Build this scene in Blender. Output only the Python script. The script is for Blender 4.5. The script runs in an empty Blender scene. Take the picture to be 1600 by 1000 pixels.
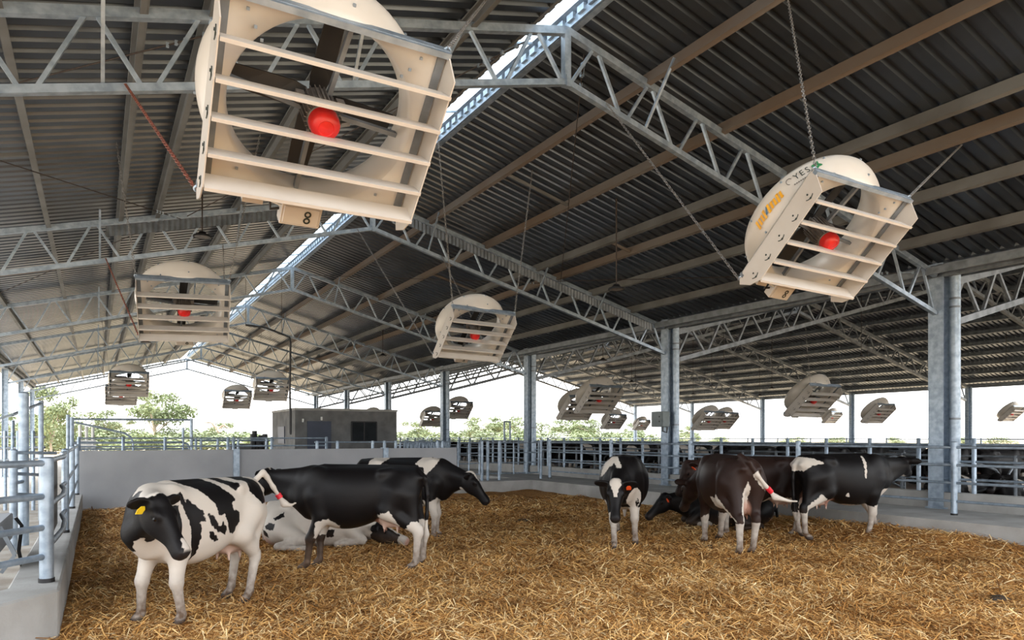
import bpy, bmesh, math, random
import numpy as np
from mathutils import Vector, Matrix, Euler

random.seed(7)
RNG = np.random.default_rng(7)
SC = bpy.context.scene
COL = SC.collection
PI = math.pi
R = math.radians

# ------------------------------------------------------------------ camera, sky, sun, exposure
EYE = 1.85                                   # camera height over the straw
YAW = 30.3                                   # degrees to the right of the barn's long axis (+Y)
FPX = 1110.0
cam_d = bpy.data.cameras.new('camera')
cam = bpy.data.objects.new('camera', cam_d)
COL.objects.link(cam)
cam.location = (0, 0, EYE)
cam.rotation_euler = (R(90), 0, R(-YAW))
cam_d.sensor_width = 36
cam_d.lens = 36 * FPX / 1600
cam_d.shift_y = (683 - 500) / 1600
cam_d.clip_end = 2000
SC.camera = cam

world = bpy.data.worlds.new('sky')
SC.world = world
world.use_nodes = True
wn = world.node_tree
bg = wn.nodes['Background']
tc = wn.nodes.new('ShaderNodeTexCoord')
sx = wn.nodes.new('ShaderNodeSeparateXYZ')
rp = wn.nodes.new('ShaderNodeValToRGB')
wn.links.new(tc.outputs['Generated'], sx.inputs[0])
wn.links.new(sx.outputs['Z'], rp.inputs[0])
rp.color_ramp.elements[0].color = (0.66, 0.66, 0.655, 1)                # overcast: the zenith is brighter than the horizon
rp.color_ramp.elements[1].position = 0.6
rp.color_ramp.elements[1].color = (0.92, 0.97, 1.04, 1)
wn.links.new(rp.outputs[0], bg.inputs['Color'])
bg.inputs['Strength'].default_value = 3.2

sun_d = bpy.data.lights.new('sun', 'SUN')
sun_d.energy = 6.5
sun_d.angle = R(6)
sun_d.color = (1.0, 0.95, 0.87)
sun = bpy.data.objects.new('sun', sun_d)
COL.objects.link(sun)
sun.rotation_euler = (R(-6), R(-20), 0)

SC.view_settings.view_transform = 'Standard'
SC.view_settings.look = 'None'
SC.view_settings.gamma = 1
SC.view_settings.use_curve_mapping = False
SC.view_settings.exposure = 0.7

CT, ST = math.cos(R(YAW)), math.sin(R(YAW))
def at(px, py, D):
    """point of the place seen at pixel (px, py) at depth D in front of the camera"""
    L = (px - 800) / FPX * D
    return Vector((L * CT + D * ST, -L * ST + D * CT, EYE - (py - 683) / FPX * D))
def ground_at(px, py, z=0.0):
    return at(px, py, FPX * (EYE - z) / (py - 683))

# ------------------------------------------------------------------ materials
def srgb(r, g, b):
    f = lambda c: (c / 255 / 12.92) if c / 255 <= 0.04045 else ((c / 255 + 0.055) / 1.055) ** 2.4
    return (f(r), f(g), f(b), 1)
MATS = {}
def mat(name, c1, c2=None, rough=0.6, metal=0.0, scale=6.0, detail=4.0, bump=0.0, bscale=None, contrast=(0.35, 0.65), stretch=None, spec=0.5):
    m = bpy.data.materials.new(name)
    m.use_nodes = True
    nt = m.node_tree
    b = nt.nodes['Principled BSDF']
    b.inputs['Roughness'].default_value = rough
    b.inputs['Metallic'].default_value = metal
    b.inputs['Specular IOR Level'].default_value = spec
    if c2 is None:
        c2 = tuple(c * 0.85 for c in c1[:3]) + (1,)
    t = nt.nodes.new('ShaderNodeTexCoord')
    mp = nt.nodes.new('ShaderNodeMapping')
    nt.links.new(t.outputs['Object'], mp.inputs[0])
    if stretch: mp.inputs['Scale'].default_value = stretch
    n = nt.nodes.new('ShaderNodeTexNoise')
    n.inputs['Scale'].default_value = scale
    n.inputs['Detail'].default_value = detail
    nt.links.new(mp.outputs[0], n.inputs['Vector'])
    r = nt.nodes.new('ShaderNodeValToRGB')
    r.color_ramp.elements[0].position, r.color_ramp.elements[1].position = contrast
    r.color_ramp.elements[0].color, r.color_ramp.elements[1].color = c1, c2
    nt.links.new(n.outputs[0], r.inputs[0])
    nt.links.new(r.outputs[0], b.inputs['Base Color'])
    if bump:
        n2 = nt.nodes.new('ShaderNodeTexNoise')
        n2.inputs['Scale'].default_value = bscale or scale * 5
        n2.inputs['Detail'].default_value = 5
        nt.links.new(mp.outputs[0], n2.inputs['Vector'])
        bp = nt.nodes.new('ShaderNodeBump')
        bp.inputs['Strength'].default_value = bump
        bp.inputs['Distance'].default_value = 0.02
        nt.links.new(n2.outputs[0], bp.inputs['Height'])
        nt.links.new(bp.outputs[0], b.inputs['Normal'])
    MATS[name] = m
    return m
GALV = mat('galvanised_steel', srgb(168, 182, 196), srgb(136, 151, 166), 0.42, 0.55, 9, 6, 0.05)
GALV_DULL = mat('weathered_steel', srgb(134, 141, 148), srgb(106, 112, 118), 0.5, 0.45, 5, 5, 0.05)
PURLIN = mat('dusty_purlin', srgb(122, 123, 122), srgb(102, 101, 98), 0.6, 0.25, 1.2, 5, 0.05)
RUST = mat('rust_dusted_purlin', srgb(116, 110, 104), srgb(108, 92, 78), 0.7, 0.15, 0.9, 6, 0.05, stretch=(1, 0.6, 1))
SHEET = mat('zinc_roof_sheet', srgb(90, 97, 106), srgb(73, 79, 87), 0.3, 0.75, 0.8, 5)
CONC = mat('concrete', srgb(178, 177, 174), srgb(152, 150, 145), 0.85, 0, 1.6, 8, 0.25, 30)
CONC_DIRTY = mat('dusty_concrete', srgb(168, 162, 152), srgb(136, 126, 113), 0.9, 0, 2.2, 8, 0.3, 25)
CONC_DARK = mat('dark_render', srgb(122, 122, 121), srgb(100, 100, 99), 0.9, 0, 2.0, 7, 0.15, 30)
CREAM = mat('cream_fibreglass', srgb(202, 197, 189), srgb(193, 187, 178), 0.35, 0, 2.0, 3, 0)
CREAM_ALU = mat('cream_plate', srgb(200, 195, 188), srgb(190, 183, 175), 0.4, 0, 2.5, 3, 0)
BLACK = mat('black_plastic', srgb(30, 30, 32), srgb(22, 22, 23), 0.5, 0, 8)
RED = mat('red_motor_cap', srgb(214, 38, 34), srgb(190, 28, 26), 0.35, 0, 8)
MOTOR = mat('grey_motor', srgb(128, 122, 116), srgb(96, 90, 86), 0.5, 0.3, 12)
ORANGE = mat('orange_tag', srgb(240, 92, 40), srgb(224, 78, 32), 0.5, 0, 8)
YELLOW = mat('yellow_tag', srgb(240, 205, 40), srgb(224, 184, 30), 0.5, 0, 8)
REDTAPE = mat('red_tape', srgb(226, 44, 60), srgb(206, 32, 46), 0.5, 0, 8)
CHAIN = mat('chain_steel', srgb(150, 150, 150), srgb(110, 108, 106), 0.4, 0.6, 20)
CHAIN_RED = mat('rusty_red_chain', srgb(140, 78, 64), srgb(104, 70, 60), 0.6, 0.2, 20)
DARKROD = mat('dark_brace_rod', srgb(70, 60, 54), srgb(54, 46, 42), 0.6, 0.3, 20)
GLASSDARK = mat('dark_window_glass', srgb(34, 38, 42), srgb(24, 28, 32), 0.6, 0, 2, spec=0.15)
DOORM = mat('slate_blue_door', srgb(58, 66, 84), srgb(50, 58, 74), 0.5, 0, 2)
WHITEP = mat('white_plastic', srgb(228, 228, 224), srgb(214, 214, 210), 0.5, 0, 4)
GREYBOX = mat('grey_green_cabinet', srgb(112, 122, 124), srgb(98, 108, 110), 0.5, 0.1, 4)
SOIL = mat('dry_ground', srgb(196, 176, 146), srgb(170, 150, 118), 0.95, 0, 0.15, 8)
SAND = mat('stall_bedding', srgb(104, 82, 62), srgb(74, 58, 46), 0.95, 0, 1.2, 8, 0.4, 12)
BARK = mat('eucalypt_bark', srgb(190, 178, 162), srgb(140, 124, 108), 0.9, 0, 3)
LEAF = mat('eucalypt_leaf', srgb(128, 138, 100), srgb(88, 102, 68), 0.8, 0, 0.9, 4)
LEAF2 = mat('grey_green_leaf', srgb(136, 144, 112), srgb(98, 110, 82), 0.8, 0, 0.9, 4)
GREEN = mat('green_logo', srgb(30, 120, 70), srgb(24, 104, 60), 0.5, 0, 8)
INK = mat('dark_ink', srgb(40, 52, 48), srgb(34, 44, 42), 0.5, 0, 8)
YLOGO = mat('yellow_logo', srgb(226, 168, 30), srgb(206, 146, 24), 0.5, 0, 8)
BLUEINK = mat('blue_ink', srgb(50, 110, 150), srgb(40, 96, 134), 0.5, 0, 8)

# translucent ridge sheeting: daylight shines through it
SKYL = bpy.data.materials.new('translucent_sheet')
SKYL.use_nodes = True
_nt = SKYL.node_tree
_nt.nodes.remove(_nt.nodes['Principled BSDF'])
_tr = _nt.nodes.new('ShaderNodeBsdfTranslucent'); _tr.inputs[0].default_value = (0.36, 0.43, 0.48, 1)
_df = _nt.nodes.new('ShaderNodeBsdfDiffuse'); _df.inputs[0].default_value = (0.75, 0.82, 0.88, 1)
_mx = _nt.nodes.new('ShaderNodeMixShader'); _mx.inputs[0].default_value = 0.25
_nt.links.new(_tr.outputs[0], _mx.inputs[1]); _nt.links.new(_df.outputs[0], _mx.inputs[2])
_nt.links.new(_mx.outputs[0], _nt.nodes['Material Output'].inputs[0])

# ------------------------------------------------------------------ mesh helpers
class MB:
    def __init__(s): s.v, s.f = [], []
    def add(s, vs, fs):
        o = len(s.v)
        s.v += [tuple(v) for v in vs]
        s.f += [tuple(i + o for i in f) for f in fs]
        return s
    def box(s, c, size, m=None):
        x, y, z = (k / 2 for k in size)
        c = Vector(c)
        vs = [Vector((i * x, j * y, k * z)) for i in (-1, 1) for j in (-1, 1) for k in (-1, 1)]
        if m is not None: vs = [m @ v for v in vs]
        return s.add([v + c for v in vs], [(0, 1, 3, 2), (4, 6, 7, 5), (0, 4, 5, 1), (2, 3, 7, 6), (0, 2, 6, 4), (1, 5, 7, 3)])
    def frame(s, p, q, up=None):
        p, q = Vector(p), Vector(q)
        d = (q - p).normalized()
        u = Vector(up) if up else (Vector((0, 0, 1)) if abs(d.z) < 0.95 else Vector((1, 0, 0)))
        a = d.cross(u).normalized()
        return d, a, a.cross(d).normalized()
    def bar(s, p, q, w, h=None, up=None):
        """rectangular bar from p to q, w across and h high"""
        h = h or w
        p, q = Vector(p), Vector(q)
        d, a, b = s.frame(p, q, up)
        vs = []
        for e in (p, q):
            vs += [e - a * w / 2 - b * h / 2, e + a * w / 2 - b * h / 2, e + a * w / 2 + b * h / 2, e - a * w / 2 + b * h / 2]
        return s.add(vs, [(3, 2, 1, 0), (4, 5, 6, 7), (0, 1, 5, 4), (1, 2, 6, 5), (2, 3, 7, 6), (3, 0, 4, 7)])
    def cee(s, p, q, w, h, t=0.02, up=None, side=1):
        """C-section from p to q: web plus two flanges"""
        p, q = Vector(p), Vector(q)
        d, a, b = s.frame(p, q, up)
        s.bar(p, q, t, h, up)
        for k in (-1, 1):
            o = b * (k * (h / 2 - t / 2)) + a * (side * w / 2)
            s.bar(p + o, q + o, w, t, up)
        return s
    def tube(s, pts, r, n=10, caps=True):
        pts = [Vector(p) for p in pts]
        rs = r if isinstance(r, (list, tuple)) else [r] * len(pts)
        o = len(s.v)
        prev = None
        for i, p in enumerate(pts):
            d = (pts[min(i + 1, len(pts) - 1)] - pts[max(i - 1, 0)]).normalized()
            if prev is None:
                u = Vector((0, 0, 1)) if abs(d.z) < 0.9 else Vector((1, 0, 0))
                a = d.cross(u).normalized()
            else:
                a = (prev - d * prev.dot(d)).normalized()
            prev = a
            b = d.cross(a)
            for k in range(n):
                t = 2 * PI * k / n
                s.v.append(tuple(p + (a * math.cos(t) + b * math.sin(t)) * rs[i]))
        for i in range(len(pts) - 1):
            for k in range(n):
                s.f.append((o + i * n + k, o + i * n + (k + 1) % n, o + (i + 1) * n + (k + 1) % n, o + (i + 1) * n + k))
        if caps:
            s.f.append(tuple(o + k for k in reversed(range(n))))
            e = o + (len(pts) - 1) * n
            s.f.append(tuple(e + k for k in range(n)))
        return s
    def lathe(s, prof, n=40, axis='y', c=(0, 0, 0), closed=False):
        """revolve (axial, radius) profile"""
        o = len(s.v)
        for (t, r) in prof:
            for k in range(n):
                a = 2 * PI * k / n
                if axis == 'y': v = (r * math.cos(a), t, r * math.sin(a))
                elif axis == 'z': v = (r * math.cos(a), r * math.sin(a), t)
                else: v = (t, r * math.cos(a), r * math.sin(a))
                s.v.append((v[0] + c[0], v[1] + c[1], v[2] + c[2]))
        m = len(prof)
        for i in range(m if closed else m - 1):
            j = (i + 1) % m
            for k in range(n):
                s.f.append((o + i * n + k, o + i * n + (k + 1) % n, o + j * n + (k + 1) % n, o + j * n + k))
        return s
    def prism(s, poly, axis, lo, hi):
        """extrude a 2D polygon along an axis (x: poly=(y,z), y: poly=(x,z), z: poly=(x,y))"""
        f = {'x': lambda a, b, t: (t, a, b), 'y': lambda a, b, t: (a, t, b), 'z': lambda a, b, t: (a, b, t)}[axis]
        n = len(poly)
        vs = [f(a, b, lo) for a, b in poly] + [f(a, b, hi) for a, b in poly]
        fs = [tuple(range(n)), tuple(range(2 * n - 1, n - 1, -1))]
        fs += [(i, (i + 1) % n, (i + 1) % n + n, i + n) for i in range(n)]
        return s.add(vs, fs)
    def build(s, name, m, parent=None, smooth=False, loc=None, fix=True, bevel=0):
        me = bpy.data.meshes.new(name)
        me.from_pydata(s.v, [], s.f)
        if fix:
            bm = bmesh.new(); bm.from_mesh(me)
            bmesh.ops.recalc_face_normals(bm, faces=bm.faces)
            if bevel:
                bmesh.ops.bevel(bm, geom=list(bm.edges), offset=bevel, segments=1, affect='EDGES', clamp_overlap=True)
            bm.to_mesh(me); bm.free()
        me.materials.append(m)
        if smooth:
            me.polygons.foreach_set('use_smooth', [True] * len(me.polygons))
            try: me.set_sharp_from_angle(angle=R(40))
            except Exception: pass
        o = bpy.data.objects.new(name, me)
        COL.objects.link(o)
        if parent: o.parent = parent
        if loc is not None: o.location = loc
        return o

def tag(o, label=None, cat=None, group=None, kind=None):
    if label: o['label'] = label
    if cat: o['category'] = cat
    if group: o['group'] = group
    if kind: o['kind'] = kind
    return o
def empty(name, loc=(0, 0, 0), rz=0.0):
    o = bpy.data.objects.new(name, None)
    COL.objects.link(o)
    o.empty_display_size = 0.2
    o.location = loc
    o.rotation_euler = (0, 0, rz)
    return o
def copy_tree(o, parent=None):
    kids = list(o.children)
    c = o.copy()
    COL.objects.link(c)
    if parent: c.parent = parent
    for k in kids: copy_tree(k, c)
    return c
ORD = ['first', 'second', 'third', 'fourth', 'fifth', 'sixth', 'seventh', 'eighth', 'ninth', 'tenth', 'eleventh', 'twelfth',
       'thirteenth', 'fourteenth', 'fifteenth', 'sixteenth', 'seventeenth', 'eighteenth', 'nineteenth', 'twentieth']
def nth(i):
    if i < 20: return ORD[i]
    t = ['', '', 'twenty', 'thirty', 'forty', 'fifty', 'sixty', 'seventy'][(i + 1) // 10]
    u = (i + 1) % 10
    if u: return t + '-' + ORD[u - 1]
    return t[:-1] + 'ieth'

# ------------------------------------------------------------------ dimensions
BAY = 8.0
Y0 = 0.13                                     # first truss line
TR = [Y0 + BAY * i for i in range(8)]
XL, XC, XR = -3.66, 14.9, 5.62                # left columns, valley columns, ridge
SLOPE = 0.256
X2R, X2E = 31.1, 47.3                         # ridge and far eave of the neighbouring shed
ROOF_Y0, ROOF_Y1 = -0.6, TR[-1] + 0.8
def under1(x): return EYE + 5.68 - SLOPE * abs(x - XR)          # purlin centre line, main shed
def under2(x): return EYE + 7.40 - SLOPE * abs(x - X2R)         # purlin centre line, neighbouring shed

def struct(o, label, cat=None, kind='structure'):
    o['label'] = label; o['category'] = cat or o.name.split('.')[0].replace('_', ' '); o['kind'] = kind
    return o

# ------------------------------------------------------------------ ground and floors
m = MB(); m.add([(-400, -300, -0.12), (500, -300, -0.12), (500, 700, -0.12), (-400, 700, -0.12)], [(0, 1, 2, 3)])
struct(m.build('ground', SOIL), 'pale dry ground around the sheds')

def straw_h(x, y):
    """gentle heaps of the straw bed"""
    h = 0.035 * np.sin(0.9 * x + 0.4 * y) * np.sin(0.7 * y - 0.3 * x + 1.0) + 0.02 * np.sin(2.7 * x + 1.3 * y) * np.sin(2.1 * y - 1.1 * x)
    h = h + 0.012 * np.sin(7.3 * x + 2.1 * y + 0.5) * np.sin(6.1 * y - 1.7 * x)
    h = h + 0.16 * np.exp(-((x - 12.3) / 0.7) ** 2) * (1 / (1 + np.exp((np.abs(y - 8.2) - 2.2) * 3)))
    h = h + 0.06 * np.exp(-((x - 12.6) / 0.8) ** 2) + 0.05 * np.exp(-((y - 20.2) / 0.6) ** 2)
    return h
STRAW = bpy.data.materials.new('straw_litter')
STRAW.use_nodes = True
nt = STRAW.node_tree
b = nt.nodes['Principled BSDF']; b.inputs['Roughness'].default_value = 0.9; b.inputs['Specular IOR Level'].default_value = 0.2
t = nt.nodes.new('ShaderNodeTexCoord')
n1 = nt.nodes.new('ShaderNodeTexNoise'); n1.inputs['Scale'].default_value = 18; n1.inputs['Detail'].default_value = 8; n1.inputs['Roughness'].default_value = 0.75
n2 = nt.nodes.new('ShaderNodeTexNoise'); n2.inputs['Scale'].default_value = 0.8; n2.inputs['Detail'].default_value = 6
r1 = nt.nodes.new('ShaderNodeValToRGB')
e = r1.color_ramp.elements
e[0].position, e[0].color = 0.33, srgb(96, 62, 32)
e[1].position, e[1].color = 0.68, srgb(226, 180, 116)
k = e.new(0.5); k.color = srgb(174, 124, 68)
mx = nt.nodes.new('ShaderNodeMix'); mx.data_type = 'RGBA'; mx.blend_type = 'MULTIPLY'
r2 = nt.nodes.new('ShaderNodeValToRGB')
r2.color_ramp.elements[0].position, r2.color_ramp.elements[0].color = 0.35, (0.62, 0.56, 0.5, 1)
r2.color_ramp.elements[1].position, r2.color_ramp.elements[1].color = 0.6, (1, 1, 1, 1)
nt.links.new(t.outputs['Object'], n1.inputs['Vector']); nt.links.new(t.outputs['Object'], n2.inputs['Vector'])
nt.links.new(n1.outputs[0], r1.inputs[0]); nt.links.new(n2.outputs[0], r2.inputs[0])
mx.inputs[0].default_value = 1.0
nt.links.new(r1.outputs[0], mx.inputs[6]); nt.links.new(r2.outputs[0], mx.inputs[7])
nt.links.new(mx.outputs[2], b.inputs['Base Color'])
bp = nt.nodes.new('ShaderNodeBump'); bp.inputs['Strength'].default_value = 0.6; bp.inputs['Distance'].default_value = 0.03
nt.links.new(n1.outputs[0], bp.inputs['Height']); nt.links.new(bp.outputs[0], b.inputs['Normal'])

xs = np.arange(-8.0, 12.85, 0.08); ys = np.arange(-4.0, 20.6, 0.08)
gx, gy = np.meshgrid(xs, ys)
gz = straw_h(gx, gy)
nx, ny = len(xs), len(ys)
me = bpy.data.meshes.new('floor')
idx = np.arange(nx * ny).reshape(ny, nx)
q = np.stack([idx[:-1, :-1], idx[:-1, 1:], idx[1:, 1:], idx[1:, :-1]], -1).reshape(-1, 4)
# leave out the concrete alley behind the left kerb
cx = gx[:-1, :-1].ravel(); cy = gy[:-1, :-1].ravel()
left_edge = np.where(cy > 8.0, -0.62, -0.62 - (8.0 - cy) * 0.855)
q = q[cx > left_edge - 0.1]
me.from_pydata(np.stack([gx.ravel(), gy.ravel(), gz.ravel()], -1).tolist(), [], q.tolist())
me.materials.append(STRAW)
me.polygons.foreach_set('use_smooth', [True] * len(me.polygons))
fl = bpy.data.objects.new('floor', me); COL.objects.link(fl)
struct(fl, 'golden straw bed covering the floor of the cow pen')

# loose stalks lying on the bed: one mass nobody could count
def straw_mass(N):
    u = RNG.random(N)
    D = 6.2 * (21.5 / 6.2) ** (u ** 0.85)              # denser towards the front
    ang = (RNG.random(N) * 1.52 - 0.78)
    L = np.tan(ang * 0.98) * D
    x = L * CT + D * ST; y = -L * ST + D * CT
    ok = (x < 12.6) & (y < 20.3) & (x > np.where(y > 8.0, -0.25, -0.25 - (8.0 - y) * 0.855))
    x, y, D = x[ok], y[ok], D[ok]
    n = len(x)
    ln = 0.05 + 0.17 * RNG.random(n) ** 1.5
    wd = (0.0026 + 0.004 * RNG.random(n) ** 2) * np.clip(D / 9, 0.9, 2.0)
    az = RNG.random(n) * 2 * np.pi
    el = (RNG.random(n) - 0.35) * 0.8
    d = np.stack([np.cos(az) * np.cos(el), np.sin(az) * np.cos(el), np.sin(el)], -1)
    s = np.stack([-np.sin(az), np.cos(az), np.zeros(n)], -1)
    tw = RNG.random(n) * 1.2 - 0.6
    s = s * np.cos(tw)[:, None] + np.array([0, 0, 1.0]) * np.sin(tw)[:, None]
    c = np.stack([x, y, straw_h(x, y) + 0.004 + 0.022 * RNG.random(n) + np.abs(np.sin(el)) * ln * 0.4], -1)
    bend = np.array([0, 0, 1.0]) * ((RNG.random(n) - 0.4) * 0.12 * ln)[:, None]
    P = np.stack([c - d * (ln / 2)[:, None], c + bend, c + d * (ln / 2)[:, None]], 1)      # n,3,3
    W = (s * wd[:, None])[:, None, :]
    V = np.stack([P - W, P + W], 2).reshape(-1, 3)                                             # n*6
    base = (np.arange(n) * 6)[:, None]
    F = np.concatenate([base + np.array([0, 1, 3, 2]), base + np.array([2, 3, 5, 4])], 0)
    me = bpy.data.meshes.new('loose_straw')
    me.vertices.add(len(V)); me.vertices.foreach_set('co', V.ravel())
    me.loops.add(F.size); me.loops.foreach_set('vertex_index', F.ravel().astype(np.int32))
    me.polygons.add(len(F)); me.polygons.foreach_set('loop_start', (np.arange(len(F)) * 4).astype(np.int32))
    a = me.attributes.new('tint', 'FLOAT', 'POINT')
    a.data.foreach_set('value', np.repeat(RNG.random(n), 6).astype(np.float32))
    me.update(calc_edges=True); me.validate()
    sm = bpy.data.materials.new('straw_stalk'); sm.use_nodes = True
    nt = sm.node_tree; b = nt.nodes['Principled BSDF']
    b.inputs['Roughness'].default_value = 0.55; b.inputs['Specular IOR Level'].default_value = 0.3
    at_ = nt.nodes.new('ShaderNodeAttribute'); at_.attribute_name = 'tint'
    r = nt.nodes.new('ShaderNodeValToRGB'); e = r.color_ramp.elements
    e[0].position, e[0].color = 0.0, srgb(112, 76, 42)
    e[1].position, e[1].color = 1.0, srgb(250, 228, 180)
    k = e.new(0.35); k.color = srgb(200, 146, 80)
    k = e.new(0.75); k.color = srgb(236, 192, 124)
    t = nt.nodes.new('ShaderNodeTexCoord')
    n2 = nt.nodes.new('ShaderNodeTexNoise'); n2.inputs['Scale'].default_value = 0.8; n2.inputs['Detail'].default_value = 6
    r2 = nt.nodes.new('ShaderNodeValToRGB')
    r2.color_ramp.elements[0].position, r2.color_ramp.elements[0].color = 0.35, (0.66, 0.58, 0.5, 1)
    r2.color_ramp.elements[1].position, r2.color_ramp.elements[1].color = 0.6, (1, 1, 1, 1)
    mx = nt.nodes.new('ShaderNodeMix'); mx.data_type = 'RGBA'; mx.blend_type = 'MULTIPLY'; mx.inputs[0].default_value = 1
    nt.links.new(t.outputs['Object'], n2.inputs['Vector']); nt.links.new(n2.outputs[0], r2.inputs[0])
    nt.links.new(at_.outputs['Fac'], r.inputs[0]); nt.links.new(r.outputs[0], mx.inputs[6]); nt.links.new(r2.outputs[0], mx.inputs[7])
    nt.links.new(mx.outputs[2], b.inputs['Base Color'])
    me.materials.append(sm)
    o = bpy.data.objects.new('loose_straw', me); COL.objects.link(o)
    return tag(o, 'loose golden straw stalks strewn over the pen floor', 'straw', kind='stuff')
straw_mass(260000)

# dung pats trodden into the straw
for (px, py, r, lab) in [(820, 815, 0.22, 'dark flat dung pat in the straw near the middle of the pen'), (1110, 862, 0.1, 'small dark dung pat behind the brown cow seen from the rear'),
                         (1562, 940, 0.13, 'dark dung pat low in the straw at the right edge')]:
    p = ground_at(px, py)
    m = MB()
    m.lathe([(0.045, 0.001), (0.04, r * .5), (0.03, r * .8), (0.0, r), (-0.02, r * 1.02)], 18, 'z')
    m.v = [(v[0] * (1 + .18 * math.sin(3 * v[1] / r)), v[1] * (0.8 + .2 * math.cos(5 * v[0] / r)), v[2] + .006 * math.sin(40 * v[0])) for v in m.v]
    o = m.build('dung_pat', mat('dung_%d' % px, srgb(46, 38, 28), srgb(60, 48, 34), 0.8), smooth=True, loc=(p.x, p.y, float(straw_h(p.x, p.y)) + .004))
    tag(o, lab, 'dung')

# concrete slabs of the alleys
m = MB(); m.box((-10, 18, -0.055), (18.7, 90, 0.11)); m.v = [(v[0], v[1], v[2]) for v in m.v]
struct(m.build('floor_alley', CONC_DIRTY), 'dusty concrete alley floor left of the straw pen', 'floor')
m = MB(); m.box((7.2, 39.3, -0.02), (15.6, 37.2, 0.2))
struct(m.build('floor_yard', CONC_DIRTY), 'concrete floor behind the far pen wall', 'floor')
m = MB(); m.box((31.2, 28, 0.0), (32.4, 64, 0.3))
struct(m.build('floor_stalls', SAND), 'dark bedded floor of the neighbouring stall shed', 'floor')

# kerbs around the pen
KZ = 0.40
m = MB()
m.prism([(12.72, -0.2), (14.82, -0.2), (14.82, KZ), (12.72, KZ)], 'y', -6, TR[-1])
struct(m.build('trim_1', CONC), 'broad low concrete kerb along the right side of the straw pen', 'kerb')
m = MB(); m.box((14.98, 25, 0.35), (0.30, 62, 0.76))
struct(m.build('trim_2', CONC), 'concrete upstand under the valley columns behind the kerb', 'upstand')
m = MB(); m.box((11.32, 21.1, 0.1), (2.82, 1.4, 0.6))
struct(m.build('trim_3', CONC), 'concrete kerb under the gates at the far right pen corner', 'kerb')
# left kerb: a straight run plus an angled run towards the camera
A0 = Vector((-0.30, 20.35)); A1 = Vector((-0.30, 7.75)); dv = Vector((-0.65, -0.76)).normalized()
A2 = A1 + dv * 7.5
nrm = Vector((-dv.y, dv.x))
if nrm.x > 0: nrm = -nrm
w = 0.42
B0 = A0 + Vector((-w, 0)); B1 = Vector((-0.30 - w, 7.75 + 0.28)); B2 = A2 + nrm * w
m = MB(); m.prism([(A0.x, A0.y), (A1.x, A1.y), (A2.x, A2.y), (B2.x, B2.y), (B1.x, B1.y), (B0.x, B0.y)], 'z', -0.2, 0.45)
o = m.build('trim_4', CONC, bevel=0.02)
struct(o, 'concrete kerb below the pipe fence on the left of the pen', 'kerb')

# far pen wall in precast panels with steel posts between
WALLP = mat('pen_wall_concrete', srgb(172, 174, 178), srgb(150, 153, 157), 0.85, 0, 0.6, 8, 0.1, 20)
xs_w = [-0.55, 3.28, 7.55, 9.95]
m = MB()
for a, b_ in zip(xs_w[:-1], xs_w[1:]): m.box(((a + b_) / 2, 20.6, 0.7), (b_ - a - 0.012, 0.16, 1.62))
struct(m.build('wall_far', WALLP), 'grey concrete panel wall closing the far end of the pen', 'wall')
for i, x in enumerate(xs_w[1:3]):
    m = MB(); m.box((x, 20.49, 0.745), (0.16, 0.05, 1.53)); m.box((x, 20.72, 0.745), (0.16, 0.05, 1.53))
    for z in (0.4, 0.9, 1.3): m.box((x, 20.46, z), (0.03, 0.02, 0.03))
    m.box((x, 20.60, 1.52), (0.16, 0.26, 0.02))
    tag(m.build('wall_post', GALV), ['galvanised steel post joining the two left panels of the far pen wall', 'galvanised steel post joining the two right panels of the far pen wall'][i], 'post')

# ------------------------------------------------------------------ roof sheets: trapezoid ribs running down the slope
def ribbed(x0, z0, x1, z1, y0, y1, pitch, rib, hgt):
    m = MB(); n = int((y1 - y0) / pitch); v = []; 
    prof = []
    for i in range(n):
        a = y0 + i * pitch
        prof += [(a, 0), (a + pitch - rib, 0), (a + pitch - rib * 0.75, hgt), (a + pitch - rib * 0.25, hgt)]
    prof.append((y0 + n * pitch, 0))
    vs = [(x0, y, z0 + h) for y, h in prof] + [(x1, y, z1 + h) for y, h in prof]
    k = len(prof)
    m.add(vs, [(i, i + 1, k + i + 1, k + i) for i in range(k - 1)])
    return m
def roof_sheet(name, x0, x1, fn, lab, y0=ROOF_Y0, y1=ROOF_Y1):
    o = ribbed(x0, fn(x0) + 0.14, x1, fn(x1) + 0.14, y0, y1, 0.25, 0.11, 0.066).build(name, SHEET, fix=False)
    o.modifiers.new('thickness', 'SOLIDIFY').thickness = 0.004
    return struct(o, lab, 'roof')
roof_sheet('roof_left', XL - 0.6, XR - 0.34, under1, 'ribbed zinc roof slope left of the ridge skylight')
roof_sheet('roof_right', XR + 0.21, XC - 0.25, under1, 'ribbed zinc roof slope right of the ridge skylight')
roof_sheet('roof_near_slope', XC + 0.25, X2R - 0.2, under2, 'ribbed near roof slope of the neighbouring stall shed')
roof_sheet('roof_far_slope', X2R + 0.2, X2E + 0.7, under2, 'ribbed far roof slope of the neighbouring stall shed')

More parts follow.
